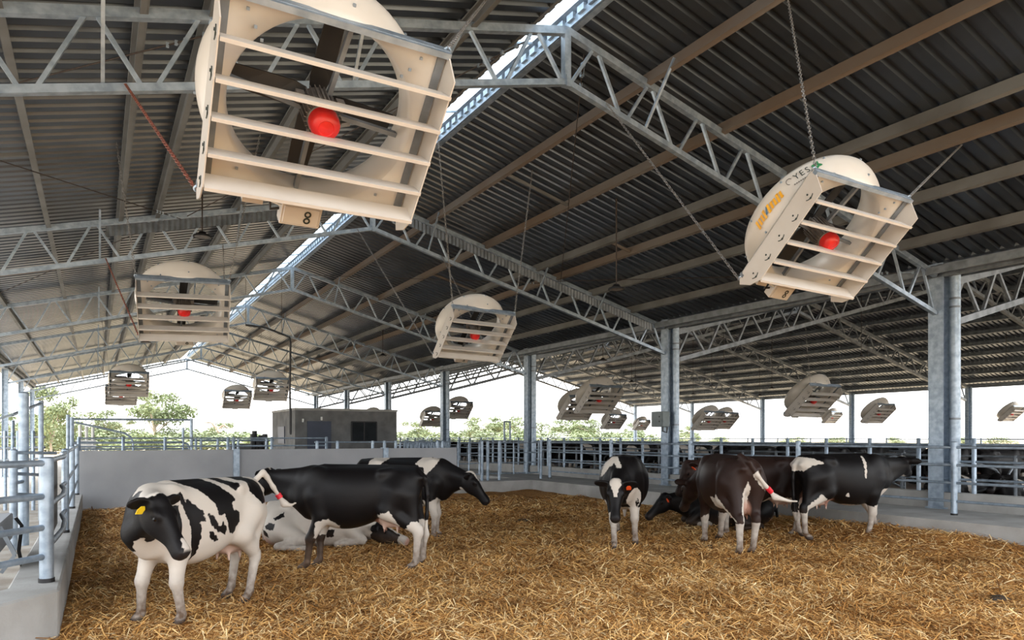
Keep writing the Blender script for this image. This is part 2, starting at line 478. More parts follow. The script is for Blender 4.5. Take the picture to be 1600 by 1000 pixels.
# ridge skylight: clear strip, scalloped closure and flashings
rs = empty('ridge_skylight', (0, 0, 0)); tag(rs, 'long pale translucent skylight strip along the ridge of the main shed', 'skylight')
zr = under1(XR) + 0.2
m = MB(); m.add([(XR - 0.36, ROOF_Y0, zr - 0.02), (XR + 0.06, ROOF_Y0, zr + 0.09), (XR + 0.06, ROOF_Y1, zr + 0.09), (XR - 0.36, ROOF_Y1, zr - 0.02)], [(0, 1, 2, 3)])
m.build('clear_sheet', SKYL, rs, fix=False)
m = MB(); m.add([(XR + 0.06, ROOF_Y0, zr + 0.09), (XR + 0.28, ROOF_Y0, zr - 0.0), (XR + 0.28, ROOF_Y1, zr - 0.0), (XR + 0.06, ROOF_Y1, zr + 0.09)], [(0, 1, 2, 3)])
m.build('ridge_cap', GALV, rs, fix=False)
m = MB()
y = ROOF_Y0
while y < ROOF_Y1 - .3:
    m.box((XR + 0.10, y, zr - 0.02), (0.05, 0.15, 0.09)); y += 0.25
m.build('closure_strip', GALV, rs)['kind'] = 'stuff'
m = MB()
m.bar((XR + 0.20, ROOF_Y0, zr - 0.11), (XR + 0.20, ROOF_Y1, zr - 0.11), 0.10, 0.05); m.bar((XR + 0.125, ROOF_Y0, zr - 0.07), (XR + 0.125, ROOF_Y1, zr - 0.07), 0.02, 0.12)
m.build('flashing', GALV, rs)
m = MB(); m.bar((XR - 0.40, ROOF_Y0, zr - 0.12), (XR - 0.40, ROOF_Y1, zr - 0.12), 0.05, 0.10)
m.build('edge_purlin', PURLIN, rs)
m = MB(); y = ROOF_Y0 + .6
while y < ROOF_Y1: m.bar((XR - 0.38, y, zr - 0.05), (XR + 0.05, y, zr + 0.06), 0.03, 0.03); y += 1.3
m.build('cross_strut', GALV, rs)

# ------------------------------------------------------------------ purlins
OFF = [1.45, 3.0, 4.55, 5.2, 6.4, 7.8, 9.1]
for side in (-1, 1):
    for i, d in enumerate(OFF):
        x = XR + side * d
        if x > XC - .2 or x < XL - .1: continue
        m = MB(); z = under1(x) + 0.03
        mt = (RUST if i in (0, 1, 3) else PURLIN) if side > 0 else PURLIN
        m.cee((x, ROOF_Y0, z), (x, ROOF_Y1, z), 0.07, 0.19, 0.018, up=(side * SLOPE, 0, 1), side=side)
        o = m.build('roof_purlin', mt)
        tag(o, '%s%s steel roof purlin to the %s of the ridge skylight' % (nth(i), ' rust-dusted' if mt is RUST else '', 'right' if side > 0 else 'left'), 'purlin',
            'purlins under the main roof')
for i in range(11):
    for side in (-1, 1):
        x = X2R + side * (0.5 + 1.5 * i)
        if x > X2E or x < XC + .3: continue
        m = MB(); z = under2(x) + 0.03
        m.cee((x, ROOF_Y0, z), (x, ROOF_Y1, z), 0.08, 0.2, 0.018, up=(side * SLOPE, 0, 1), side=side)
        o = m.build('stall_shed_purlin', GALV_DULL)
        tag(o, '%s purlin %s the ridge of the stall shed on the right' % (nth(i), 'beyond' if side > 0 else 'on the near side of'), 'purlin', 'purlins under the stall shed roof')

# eave beams along the column lines
for (x, z, w_, h_, lab) in [(XC - .16, 5.22, .12, .26, 'long eave beam over the valley columns on the right'), (XL, 5.06, .12, .24, 'long eave beam over the left columns'),
                            (X2E, under2(X2E) - .05, .12, .26, 'long eave beam along the far side of the stall shed')]:
    m = MB(); m.cee((x, ROOF_Y0, z), (x, ROOF_Y1, z), w_, h_, .02)
    tag(m.build('eave_beam', GALV_DULL), lab, 'beam')
m = MB(); zg = 5.46
m.prism([(XC - .28, zg + .16), (XC - .28, zg - .08), (XC + .28, zg - .08), (XC + .28, zg + .16), (XC + .26, zg + .16), (XC + .26, zg - .06), (XC - .26, zg - .06), (XC - .26, zg + .16)], 'y', ROOF_Y0, ROOF_Y1)
tag(m.build('valley_gutter', GALV_DULL), 'long valley gutter between the two shed roofs', 'gutter')
m = MB(); m.bar((XC - .55, ROOF_Y0, 5.16), (XC - .55, ROOF_Y1, 5.16), .06, .14)
tag(m.build('lattice_rail', GALV_DULL), 'second thin beam beside the valley eave beam', 'beam')

# ------------------------------------------------------------------ columns and downpipes
def make_column(z0, z1, wx, wy):
    m = MB()
    m.box((-wx / 2 + .012, 0, (z0 + z1) / 2), (.024, wy, z1 - z0)); m.box((wx / 2 - .012, 0, (z0 + z1) / 2), (.024, wy, z1 - z0))
    m.box((0, 0, (z0 + z1) / 2), (wx - .04, .04, z1 - z0))
    return m
cg = 'galvanised columns in the valley between the sheds'
for i in range(8):
    r = empty('shed_column', (XC - .02, TR[i], 0))
    lab = '%s galvanised column in the valley row, counted from the camera' % nth(i - 1) if i else 'galvanised valley column level with the camera'
    tag(r, lab, 'column', cg)
    make_column(0.40, 5.38, .30, .30).build('shaft', GALV, r)
    m = MB(); m.box((0, 0, 5.39), (.40, .40, .03)); m.build('cap_plate', GALV, r)
    m = MB(); m.box((-.02, 0, .415), (.34, .38, .03)); m.build('base_plate', GALV, r)
    r2 = empty('downpipe', (XC + .04, TR[i] - .27, 0))
    tag(r2, ('downpipe on the %s valley column counted from the camera' % nth(i - 1)) if i else 'downpipe on the valley column level with the camera', 'downpipe', 'downpipes on the valley columns')
    m = MB(); m.tube([(0, 0, .74), (0, 0, 5.2)], .10, 18); m.build('pipe', GALV, r2, smooth=True)
    for z in (4.45, 4.62, 2.2):
        m = MB(); m.tube([(0, 0, z), (0, 0, z + .04)], .106, 18); m.build('clamp_band', GALV_DULL, r2, smooth=True)
for i in range(8):
    r = empty('shed_column', (XL, TR[i], 0))
    tag(r, '%s galvanised column in the left row under the eave' % nth(i), 'column', 'galvanised columns on the left side')
    make_column(0.0, 5.0, .24, .24).build('shaft', GALV, r)
    m = MB(); m.box((0, 0, .02), (.34, .34, .03)); m.build('base_plate', GALV, r)
for i in range(8):
    r = empty('shed_column', (X2E, TR[i], 0))
    tag(r, '%s slender column along the far side of the stall shed' % nth(i), 'column', 'columns on the far side of the stall shed')
    make_column(0.1, under2(X2E) - .1, .22, .22).build('shaft', GALV, r)
    m = MB(); m.tube([(0, -.22, .1), (0, -.22, under2(X2E) - .1)], .07, 10); m.build('downpipe', GALV, r, smooth=True)

# ------------------------------------------------------------------ trusses
def truss(name, xl, xm, xr, top, depth_m, depth_e, pitch, mt, braces, chord=.085, web=.042):
    """pitched lattice truss in the XZ plane at y = 0"""
    r = empty(name)
    zt = lambda x: top(x)
    def zb(x):
        k = abs(x - xm) / (xr - xm if x > xm else xm - xl)
        return zt(x) - (depth_m * (1 - k) + depth_e * k)
    for (a, b_) in ((xl, xm), (xm, xr)):
        m = MB(); m.bar((a, 0, zt(a)), (b_, 0, zt(b_)), chord * 1.05, chord * 1.2); m.build('top_chord', mt, r)
        m = MB(); m.bar((a, 0, zb(a)), (b_, 0, zb(b_)), chord, chord * .95); m.build('bottom_chord', mt, r)
    m = MB(); m.bar((xm, 0, zb(xm) - .06), (xm, 0, zt(xm) + .04), .1, .1, up=(1, 0, 0)); m.box((xm, -.06, zb(xm)), (.07, .02, .16)); m.build('ridge_post', mt, r)
    for (a, b_) in ((xm, xl), (xm, xr)):
        L = abs(b_ - a); n = max(2, round(L / pitch)); s = (b_ - a) / n
        for i in range(n):
            x0 = a + s * i; xm_ = x0 + s / 2; x1 = x0 + s
            g = .06 * (1 if s > 0 else -1)
            for (p, q) in (((x0 + g, zb(x0 + g)), (xm_ - g * .6, zt(xm_ - g * .6))), ((xm_ + g * .6, zt(xm_ + g * .6)), (x1 - g, zb(x1 - g)))):
                m = MB(); m.bar((p[0], 0, p[1]), (q[0], 0, q[1]), web, web); m.build('web_strut', mt, r)
    for x in braces:                          # fly braces from the bottom chord up to the purlins
        m = MB(); m.bar((x, .02, zb(x) + .03), (x, -.62, zt(x) + .1), .035, .035); m.build('fly_brace', mt, r)
    return r, zb
t1, zb1 = truss('roof_truss', XL, XR, XC - .18, lambda x: under1(x) - .05, .71, .78, 1.04, GALV, [0.05, 2.6, 7.05, 10.2, 12.1])
t2, zb2 = truss('stall_shed_truss', XC + .22, X2R, X2E - .2, lambda x: under2(x) - .14, .8, .85, 1.35, GALV_DULL, [20, 26, 36, 42], .14, .06)
t1.location.y = TR[0]; t2.location.y = TR[0]
tag(t1, 'galvanised roof truss level with the camera', 'truss', 'trusses of the main shed')
tag(t2, 'roof truss of the stall shed level with the camera', 'truss', 'trusses of the stall shed')
for i in range(1, 8):
    c = copy_tree(t1); c.location.y = TR[i]
    c['label'] = '%s galvanised roof truss of the main shed, counted from the camera' % nth(i - 1)
    c = copy_tree(t2); c.location.y = TR[i]
    c['label'] = '%s roof truss of the stall shed, counted from the camera' % nth(i - 1)

# corrugated baffle hung under the top chord of the second truss
def baffle(x0, x1, y, lab):
    m = MB(); n = int((x1 - x0) / .05); d = (x1 - x0) / n; vs = []
    for i in range(n + 1):
        x = x0 + i * d; z = under1(x) - .14; o = .018 if i % 2 else -.018
        vs += [(x, y + o, z), (x, y + o, z - .21)]
    m.add(vs, [(2 * i, 2 * i + 1, 2 * i + 3, 2 * i + 2) for i in range(n)])
    o = m.build('corrugated_baffle', GALV_DULL, fix=False); o.modifiers.new('thickness', 'SOLIDIFY').thickness = .003
    tag(o, lab, 'baffle')
baffle(0.15, XR - .2, TR[2] - .07, 'corrugated strip under the second truss, left of the ridge')
baffle(XR + .2, XC - .7, TR[2] - .07, 'corrugated strip under the second truss, right of the ridge')

# cross-bracing rods and turnbuckles between trusses
def brace(p, q, lab, turn=True, r=.009):
    e_ = empty('brace_rod'); tag(e_, lab, 'brace', 'cross-bracing rods under the main roof')
    p, q = Vector(p), Vector(q)
    m = MB(); m.tube([p, q], r, 6); m.build('rod', DARKROD, e_)
    if turn:
        d = (q - p).normalized(); c = p + d * .35; a, b_ = MB().frame(p, q)[1:]
        m = MB()
        for s in (-1, 1): m.bar(c - d * .12 + a * .022 * s, c + d * .12 + a * .022 * s, .012)
        m.box(c - d * .12, (.05, .05, .05)); m.box(c + d * .12, (.05, .05, .05))
        for k in (0.35, .45, .55): m.box(p + d * (.35 + k), (.03, .03, .05))
        m.build('turnbuckle', GALV, e_)
zz = lambda x: under1(x) - .12
brace((1.4, TR[1], zz(1.4)), (-3.4, TR[1] + 3.2, zz(-3.4)), 'dark bracing rod slanting from the nearest truss down to the left')
brace((1.5, TR[2], zz(1.5)), (-3.4, TR[1] + .5, zz(-3.4)), 'dark bracing rod reaching the second truss from the upper left')
brace((5.1, TR[1] + .1, zz(5.1)), (1.6, TR[2] - .2, zz(1.6)), 'dark bracing rod between the first two trusses left of the ridge')
brace((6.0, TR[1] + .1, zz(6.0)), (10.9, TR[2] - .1, zz(10.9)), 'dark bracing rod between the first two trusses right of the ridge')
brace((14.4, TR[1], zz(14.4)), (10.8, TR[2] - .1, zz(10.8)), 'dark bracing rod running from the nearest valley column to the second truss')
brace((1.2, TR[2], zz(1.2)), (-3.4, TR[3] - .2, zz(-3.4)), 'dark bracing rod between the second and third trusses on the left')
brace((10.9, TR[2] + .1, zz(10.9)), (6.1, TR[3] - .1, zz(6.1)), 'dark bracing rod between the second and third trusses right of the ridge')

# short struts bolted between neighbouring purlins
for (x0, x1, y, mt, lab) in [(XR + 4.6, XR + 5.2, 13.0, RUST, 'rusty spacer between the close pair of purlins right of the ridge'),
                             (XR + 1.5, XR + 3.0, 12.4, PURLIN, 'thin spacer between the first and second purlins right of the ridge'),
                             (XR + 3.0, XR + 4.55, 19.6, RUST, 'rusty spacer beyond the second truss right of the ridge'),
                             (XR - 7.8, XR - 6.4, 12.2, PURLIN, 'thin spacer between two purlins at the left edge'),
                             (XR - 7.8, XR - 6.4, 20.2, RUST, 'rusty spacer between two purlins far up on the left')]:
    m = MB(); m.bar((x0, y, under1(x0) + .0), (x1, y, under1(x1) + .0), .05, .05)
    tag(m.build('purlin_spacer', mt), lab, 'spacer')

# black pipe lying on the straw at the foot of the right kerb
p0 = ground_at(1556, 846, .1)
pts = [Vector((p0.x + .25 * k, p0.y - .62 * k + .05 * math.sin(2.5 * k), float(straw_h(p0.x + .25 * k, p0.y - .62 * k)) + .035)) for k in range(5)]
pts = [Vector((min(q.x, 12.66), q.y, q.z)) for q in pts]
tag(MB().tube(pts, .03, 8).build('water_pipe', BLACK, smooth=True), 'black pipe lying on the straw along the right kerb, at the right edge', 'pipe')

# ------------------------------------------------------------------ ventilation fans
FW, FH, TILT = 1.31, 1.14, 47.0
def text_mesh(name, s, size, m, parent, mtx):
    cu = bpy.data.curves.new(name, 'FONT'); cu.body = s; cu.size = size; cu.extrude = 0.0006; cu.align_x = 'CENTER'; cu.align_y = 'CENTER'
    tmp = bpy.data.objects.new(name, cu)
    me = bpy.data.meshes.new_from_object(tmp)
    bpy.data.objects.remove(tmp); bpy.data.curves.remove(cu)
    me.transform(mtx); me.materials.clear(); me.materials.append(m)
    o = bpy.data.objects.new(name, me); COL.objects.link(o); o.parent = parent
    return o
def shroud_r(y):
    return float(np.interp(y, [.03, .10, .18, .25, .31, .35, .375], [.60, .645, .680, .698, .698, .683, .650]))
def make_fan():
    r = empty('ventilation_fan')
    hw, hh = FW / 2, FH / 2
    # square front panel with a round opening flowing into the bell
    n = 64; m = MB(); ring = []; sq = []
    for k in range(n):
        a = 2 * PI * k / n + PI / 4; c, s_ = math.cos(a), math.sin(a)
        ring.append((.568 * c, .012, .568 * s_))
        t = 1 / max(abs(c), abs(s_)); sq.append((hw * min(1, max(-1, c * t)), 0, hh * min(1, max(-1, s_ * t))))
    back = [(x, .05, z) for x, y, z in sq]
    m.add(sq + ring + back, [(k, (k + 1) % n, n + (k + 1) % n, n + k) for k in range(n)] + [(k, (k + 1) % n, 2 * n + (k + 1) % n, 2 * n + k) for k in range(n)])
    o = m.build('front_panel', CREAM, r, smooth=True); o.modifiers.new('shell', 'SOLIDIFY').thickness = .006
    # bell-mouthed shroud: outer skin, rounded lip, throat
    m = MB()
    prof = [(y, shroud_r(y)) for y in np.linspace(.03, .375, 16)] + [(.385, .622), (.372, .598), (.335, .572), (.28, .552), (.20, .538), (.13, .540), (.07, .550), (.03, .558), (.012, .570)]
    m.lathe(prof, 72, closed=True)
    m.build('shroud', CREAM, r, smooth=True)
    m = MB()
    for k in range(10):
        a = 2 * PI * k / 10 + .2
        for yy in (.10, .30):
            rr = shroud_r(yy) + .004; m.box((rr * math.cos(a), yy, rr * math.sin(a)), (.016, .016, .016))
    for (x, z) in [(-.5, .5), (-.45, .42), (-.41, .36), (.5, .5), (.45, .42), (.41, .37), (.5, -.5), (.45, -.43), (-.5, -.5), (-.45, -.42)]:
        m.box((x, -.004, z), (.016, .01, .016))
    m.build('bolt_heads', GALV, r)['kind'] = 'stuff'
    # side plates with chamfered ends
    pl = [(.03, .585), (-.22, .49), (-.225, -.46), (-.15, -.58), (-.03, -.66), (.03, -.61)]
    for s_ in (-1, 1):
        m = MB(); m.prism(pl, 'x', s_ * hw - .004 + s_ * .004, s_ * hw + .004 + s_ * .004); p = m.build('side_plate', CREAM_ALU, r)
        m = MB()
        for i in range(5):
            z = .385 - i * .215; x = s_ * (hw + .0105)
            m.tube([(x, -.10 - .055 * math.cos(t), z + .005 + .055 * math.sin(t)) for t in np.linspace(-1.0, .7, 9)], .0045, 5)
            m.box((x, -.155 + .0, z + .0), (.008, .016, .016)); m.box((x, -.10, z), (.008, .014, .014))
        m.build('slot_marks', INK, p)['kind'] = 'stuff'
    # louvres
    for i in range(5):
        z = .385 - i * .215
        m = MB(); a = R(-6 if i < 4 else 14)
        y0, z0 = -.235, z; y1, z1 = -.235 + .14 * math.cos(a), z + .14 * math.sin(a)
        m.prism([(y0, z0 - .004), (y1, z1 - .004), (y1, z1 + .004), (y0 + .006, z0 + .018), (y0, z0 + .018)], 'x', -hw + .004, hw - .004 + .012)
        m.build('louvre', CREAM_ALU, r)
    # galvanised angles
    m = MB(); m.box((0, -.02, hh - .005), (FW + .02, .05, .035)); m.box((0, .02, hh + .012), (FW + .02, .06, .006)); m.build('top_rail', GALV, r)
    m = MB(); m.box((0, .02, -hh - .01), (FW + .02, .06, .03)); m.build('bottom_rail', GALV_DULL, r)
    for s_ in (-1, 1):
        m = MB(); m.box((s_ * (hw - .035), -.012, 0), (.05, .012, FH)); m.build('side_angle', GALV_DULL, r)
    # motor, cap, blades and mount
    m = MB(); m.lathe([(-.04, .0), (-.04, .085), (-.03, .098), (.22, .098), (.235, .08), (.26, .035), (.33, .035), (.33, 0)], 28)
    for k in range(24):
        a = 2 * PI * k / 24; m.box((.104 * math.cos(a), .10, .104 * math.sin(a)), (.006, .24, .022), Matrix.Rotation(-a + PI / 2, 3, 'Y'))
    for s_ in (-1, 1): m.box((s_ * .125, .14, .05), (.05, .06, .06))
    mo = m.build('motor', MOTOR, r, smooth=True)
    m = MB(); m.lathe([(-.038, .094), (-.09, .092), (-.115, .078), (-.128, .048), (-.123, .044), (-.130, .0)], 28); m.build('motor_cap', RED, mo, smooth=True)
    for k in range(4):
        a = R(4 + 90 * k)
        m = MB(); vs = []
        for (t, w, tw) in [(.06, .06, 30), (.14, .08, 28), (.3, .075, 22), (.515, .064, 15)]:
            tr_ = R(tw)
            for (e_, h) in ((-1, .006), (1, .006), (1, -.006), (-1, -.006)):
                vs.append((e_ * w * math.cos(tr_), .27 + e_ * w * math.sin(tr_) * .6 + h, t))
        fs = [(3, 2, 1, 0), (12, 13, 14, 15)] + [(4 * i + j, 4 * i + (j + 1) % 4, 4 * i + 4 + (j + 1) % 4, 4 * i + 4 + j) for i in range(3) for j in range(4)]
        rot = Matrix.Rotation(a, 3, 'Y'); m.add([rot @ Vector(v) for v in vs], fs)
        m.build('blade', BLACK, r)
    for (p, q) in [((.10, .14, .55), (.05, .16, .08)), ((-.02, .16, -.08), (-.05, .12, -.55)), ((-.08, .16, -.02), (-.545, .16, .06)), ((.08, .16, -.02), (.545, .16, -.06)), ((-.05, .2, -.07), (-.16, .2, .02)), ((.03, .17, -.13), (.22, .18, -.06))]:
        m = MB(); m.bar(p, q, .04, .028); m.build('mount_strut', GALV_DULL, r)
    # junction box below the panel
    m = MB(); m.box((.0, .08, -.70), (.27, .10, .16)); m.box((0, .026, -.70), (.24, .01, .13)); jb = m.build('junction_box', CREAM_ALU, r, bevel=.006)
    m = MB()
    for dz in (-.024, .024): m.lathe([(.0185, .012), (.0185, .024), (.0165, .024), (.0165, .012)], 14, c=(.04, 0, -.70 + dz), closed=True)
    m.build('black_mark', INK, jb)['kind'] = 'stuff'
    m = MB(); m.box((-.32, .08, -.63), (.13, .08, .07)); m.build('cable_gland_box', CREAM_ALU, r)
    m = MB(); m.tube([(-.12, .1, -.70), (-.19, .1, -.72), (-.2, .12, -.65), (-.16, .14, -.58), (-.05, .13, -.55)], .011, 8); m.build('conduit', BLACK, r, smooth=True)
    m = MB(); m.tube([(-.26, .08, -.63), (-.13, .06, -.66)], .007, 6); m.build('cable', WHITEP, r, smooth=True)
    for (x, z) in ((-hw, .575), (hw, .575), (-hw, -.615), (hw, -.615)):
        m = MB(); m.lathe([(0, .012), (.008, .02), (0, .028), (-.008, .02)], 12, c=(x, .02, z), closed=True); m.build('chain_eye', GALV, r)
    return r
proto_fan = make_fan()
FAN_N = [0]
def fan(x, y, z, label, group, s=1.0, tilt=TILT, rz=0.0, roll=0.0):
    o = proto_fan if FAN_N[0] == 0 else copy_tree(proto_fan)
    FAN_N[0] += 1
    o.location = (x, y, z); o.scale = (s, s, s)
    o.rotation_euler = (Euler((0, 0, R(rz))).to_matrix() @ Euler((R(tilt), 0, 0)).to_matrix() @ Euler((0, R(roll), 0)).to_matrix()).to_euler()
    tag(o, label, 'fan', group)
    bpy.context.view_layer.update()
    return o
def chain(p, q, lab, mt=CHAIN, real=True, group='chains holding the fans', slack=0):
    p, q = Vector(p), Vector(q); d = q - p; L = d.length; d.normalize()
    a, b_ = MB().frame(p, q)[1:]
    m = MB()
    if real:
        pitch = .042; n = int(L / pitch)
        for i in range(n):
            c = p + d * (pitch * (i + .5)); u, v = (a, b_) if i % 2 else (b_, a)
            pts = []
            for k in range(9):
                t = 2 * PI * k / 8
                pts.append(c + d * (.029 * math.cos(t)) + u * (.014 * math.sin(t)))
            m.tube(pts, .0042, 5, caps=False)
    else:
        n = max(4, int(L / .12))
        m.tube([p + d * (L * i / n) for i in range(n + 1)], [.008 if i % 2 else .005 for i in range(n + 1)], 5)
    o = m.build('hanging_chain', mt, fix=False); o['kind'] = 'thing'
    return tag(o, lab, 'chain', group)
def corner(o, x, z, y=.02):
    return o.matrix_world @ Vector((x, y, z))
HW = FW / 2
gA = 'fans hung under the main roof'
row = [(4.37, 1.20, 3.81), (12.42, 1.20, 3.89), (30.57, 1.05, 3.89), (38.57, 1.0, 3.87)]
namesL = ['large cream ventilation fan nearest the camera, upper left', 'cream ventilation fan second in the left row, below the left roof slope',
          'cream fan third in the left row, hanging before the open far gable', 'cream fan behind and just below the third fan of the left row']
fansL = [fan(x, y, z, namesL[i], gA, rz=[0, -2, 0, 0][i], roll=[0, -3, 0, 0][i]) for i, (y, x, z) in enumerate(row)]
rowR = [(4.52, 6.25, 3.83), (12.27, 6.32, 3.86), (30.27, 6.2, 3.85), (38.57, 6.2, 3.81)]
namesR = ['cream ventilation fan with lettered shroud, upper right of the pen', 'cream ventilation fan second in the right row, over the middle of the pen',
          'cream fan third in the right row, beside the hanging black hose', 'small distant cream fan fourth in the right row, left of the third']
fansR = [fan(x, y, z, namesR[i], gA, rz=[-7, -3, -2, 0][i], roll=[4, 2, 0, 0][i]) for i, (y, x, z) in enumerate(rowR)]
def roof_hit(px, py, fn=under1, dz=-.05):
    """where the line of sight through a pixel meets the purlins"""
    lo, hi = 2.0, 60.0
    for _ in range(50):
        md = (lo + hi) / 2; p = at(px, py, md)
        if p.z < fn(p.x) + dz: lo = md
        else: hi = md
    return at(px, py, lo)
def chord_hit(px, ty, zb):
    D = ty / (CT - (px - 800) / FPX * ST); p = at(px, 683, D); return Vector((p.x, ty - .05, zb(p.x) + .03))
for row_, side in ((fansL, 'left'), (fansR, 'right')):
    for i, o in enumerate(row_):
        real = i < 2
        yb = (TR[1] if i == 0 else TR[2] if i == 1 else TR[4] if i == 2 else TR[5])
        for cx_, nm in ((-HW, 'left'), (HW, 'right')):
            p = corner(o, cx_, .595)
            if i == 0: q = roof_hit(*{('left', 'left'): (318, -90), ('left', 'right'): (775, -20), ('right', 'left'): (1230, -8), ('right', 'right'): (1503, 226)}[(side, nm)])
            else:
                xq = p.x + (.5 if nm == 'right' else -.25); q = Vector((xq, p.y + .15, under1(xq) + .13))
            chain(p, q, 'chain from the upper %s corner of the %s fan in the %s row' % (nm, nth(i), side), real=real)
            if i == 0 and nm == 'right': continue
            p = corner(o, cx_, -.635); xq = p.x + (-.45 if nm == 'left' else .4)
            q = Vector((xq, yb - .05, zb1(xq) + .04))
            if i == 0: q = chord_hit(195 if side == 'left' else 943, TR[1], zb1)
            chain(p, q, 'chain from the lower %s corner of the %s fan in the %s row' % (nm, nth(i), side), CHAIN_RED if (side == 'left' and nm == 'left' and i < 2) else CHAIN, real=real)
# lettering and logo on the shroud of the upper right fan (left outer face)
o = fansR[0]
def on_shroud(name, builder, ang, y, parent):
    """place flat lettering on the bell: +x of the lettering runs along the bell, +y towards the rim"""
    r_ = shroud_r(y) + .008; a = R(ang)
    pos = Vector((r_ * math.cos(a), y, r_ * math.sin(a)))
    ex = Vector((-math.sin(a), 0, math.cos(a))) * -1; ez = Vector((math.cos(a), -.25, math.sin(a))).normalized(); ey = ez.cross(ex)
    M = Matrix((ex, ey, ez)).transposed().to_4x4(); M.translation = pos
    return builder(M)
sh = next(c for c in o.children if c.name.startswith('shroud'))
for k, ch in enumerate('YES'):
    on_shroud('lettering', lambda M: text_mesh('lettering', ch, .085, INK, sh, M), 145 - k * 4.6, .235, o)
def leafs(M):
    m = MB()
    for (cx_, cy_, a) in [(-.02, .01, .6), (.02, .022, .9), (.0, -.02, 0.1), (.035, -.008, -.4)]:
        vs = []
        for k in range(10):
            t = 2 * PI * k / 10; u, v = .024 * math.cos(t), .013 * math.sin(t) * (1.2 - .5 * math.cos(t))
            vs.append(M @ Vector((cx_ + u * math.cos(a) - v * math.sin(a), cy_ + u * math.sin(a) + v * math.cos(a), .001)))
        m.add(vs, [tuple(range(10))])
    return m.build('leaf_logo', GREEN, sh)
on_shroud('leaf_logo', leafs, 129, .235, o)
def swirl(M):
    m = MB(); m.tube([M @ Vector((.03 * math.cos(t), .032 * math.sin(t), .002)) for t in np.linspace(.4, 4.2, 9)], .0035, 5); return m.build('swirl_logo', MOTOR, sh)
on_shroud('swirl_logo', swirl, 151, .235, o)
def small_line(M):
    m = MB()
    for i in range(9): m.box(M @ Vector((-.09 + .02 * i, 0, .001)), (.001, .001, .001)); m.v[-8:] = [tuple(M @ Vector((-.09 + .021 * i + dx * .007, dy * .006, .001 + dz * .0006))) for dx in (-1, 1) for dy in (-1, 1) for dz in (-1, 1)]
    return m.build('small_print', MOTOR, sh)
on_shroud('small_print', small_line, 142, .175, o)['kind'] = 'stuff'
def strokes(n, w, h, dx, mt, skew=.25):
    def f(M):
        m = MB()
        for i in range(n):
            hh_ = h * (1 if i % 3 else 1.25); x = (i - (n - 1) / 2) * dx
            for (ax, ay, aw, ah) in ((0, 0, w, hh_), (dx * .3, hh_ * .38 * (1 if i % 2 else -1), dx * .32, h * .22)):
                vs = [M @ Vector((x + ax + sxx * aw + skew * (ay + syy * ah), ay + syy * ah, .001)) for sxx, syy in ((-.5, -.5), (.5, -.5), (.5, .5), (-.5, .5))]
                m.add(vs, [(0, 1, 2, 3)])
        return m.build('yellow_lettering', mt, sh)
    return f
for a0, nn in ((185, 4), (168, 5)):
    x = on_shroud('yellow_lettering', strokes(nn, .026, .07, .04, YLOGO), a0, .19, o); x['kind'] = 'stuff'
x = on_shroud('blue_stroke', strokes(1, .016, .05, .03, BLUEINK, .8), 177, .20, o); x.name = 'blue_stroke'

# fans of the neighbouring shed, hanging lower; placed by where they stand
gB = 'fans hung in the stall shed'
S2 = [((922, 599), 31.0, 1.36, 'large dim fan of the stall shed, left of the grey switch cabinet'),
      ((890, 616), 36.0, 1.36, 'dim fan half hidden behind the large fan left of the switch cabinet'),
      ((1266, 597), 27.5, 1.40, 'largest dim fan of the stall shed, between the two nearest valley columns'),
      ((1101, 641), 42, 1.25, 'fan just right of the grey switch cabinet column in the stall shed'),
      ((1127, 643), 46, 1.2, 'fan hanging behind the one right of the switch cabinet column'),
      ((952, 646), 47, 1.1, 'small pale fan below and right of the large fan left of the cabinet'),
      ((998, 655), 62, 1.0, 'tiny pale fan immediately left of the grey switch cabinet'),
      ((1299, 642), 52, .95, 'small fan between the largest stall fan and the slender columns'),
      ((1372, 629), 38, 1.15, 'fan left of the nearest valley column, beside the slender far columns'),
      ((1584, 633), 42, 1.0, 'fan at the right edge, beyond the nearest valley column'),
      ((704, 626), 37.5, 1.0, 'fan partly hidden by the fourth valley column'),
      ((664, 641), 44, 1.05, 'pale fan left of the fourth valley column'),
      ((573, 641), 56, 1.0, 'distant fan showing just above the small grey building')]
for (px, py), D, s_, lab in S2:
    p = at(px, py, D)
    cen = p + Vector((HW * s_, .42 * s_, -.45 * s_))
    o = fan(cen.x, cen.y, cen.z, lab, gB, s=s_)
    nt_ = 0
    for cx_, nm in ((-HW, 'left'), (HW, 'right')):
        p = corner(o, cx_, .595); q = Vector((p.x + (.2 if cx_ > 0 else -.2), p.y + .2, (under2(p.x) if p.x > XC + .2 else under1(p.x)) + .13))
        chain(p, q, '%s chain above the %s' % (nm, ' '.join(lab.replace(',', '').split()[:12])), real=False, group='chains holding the stall shed fans')

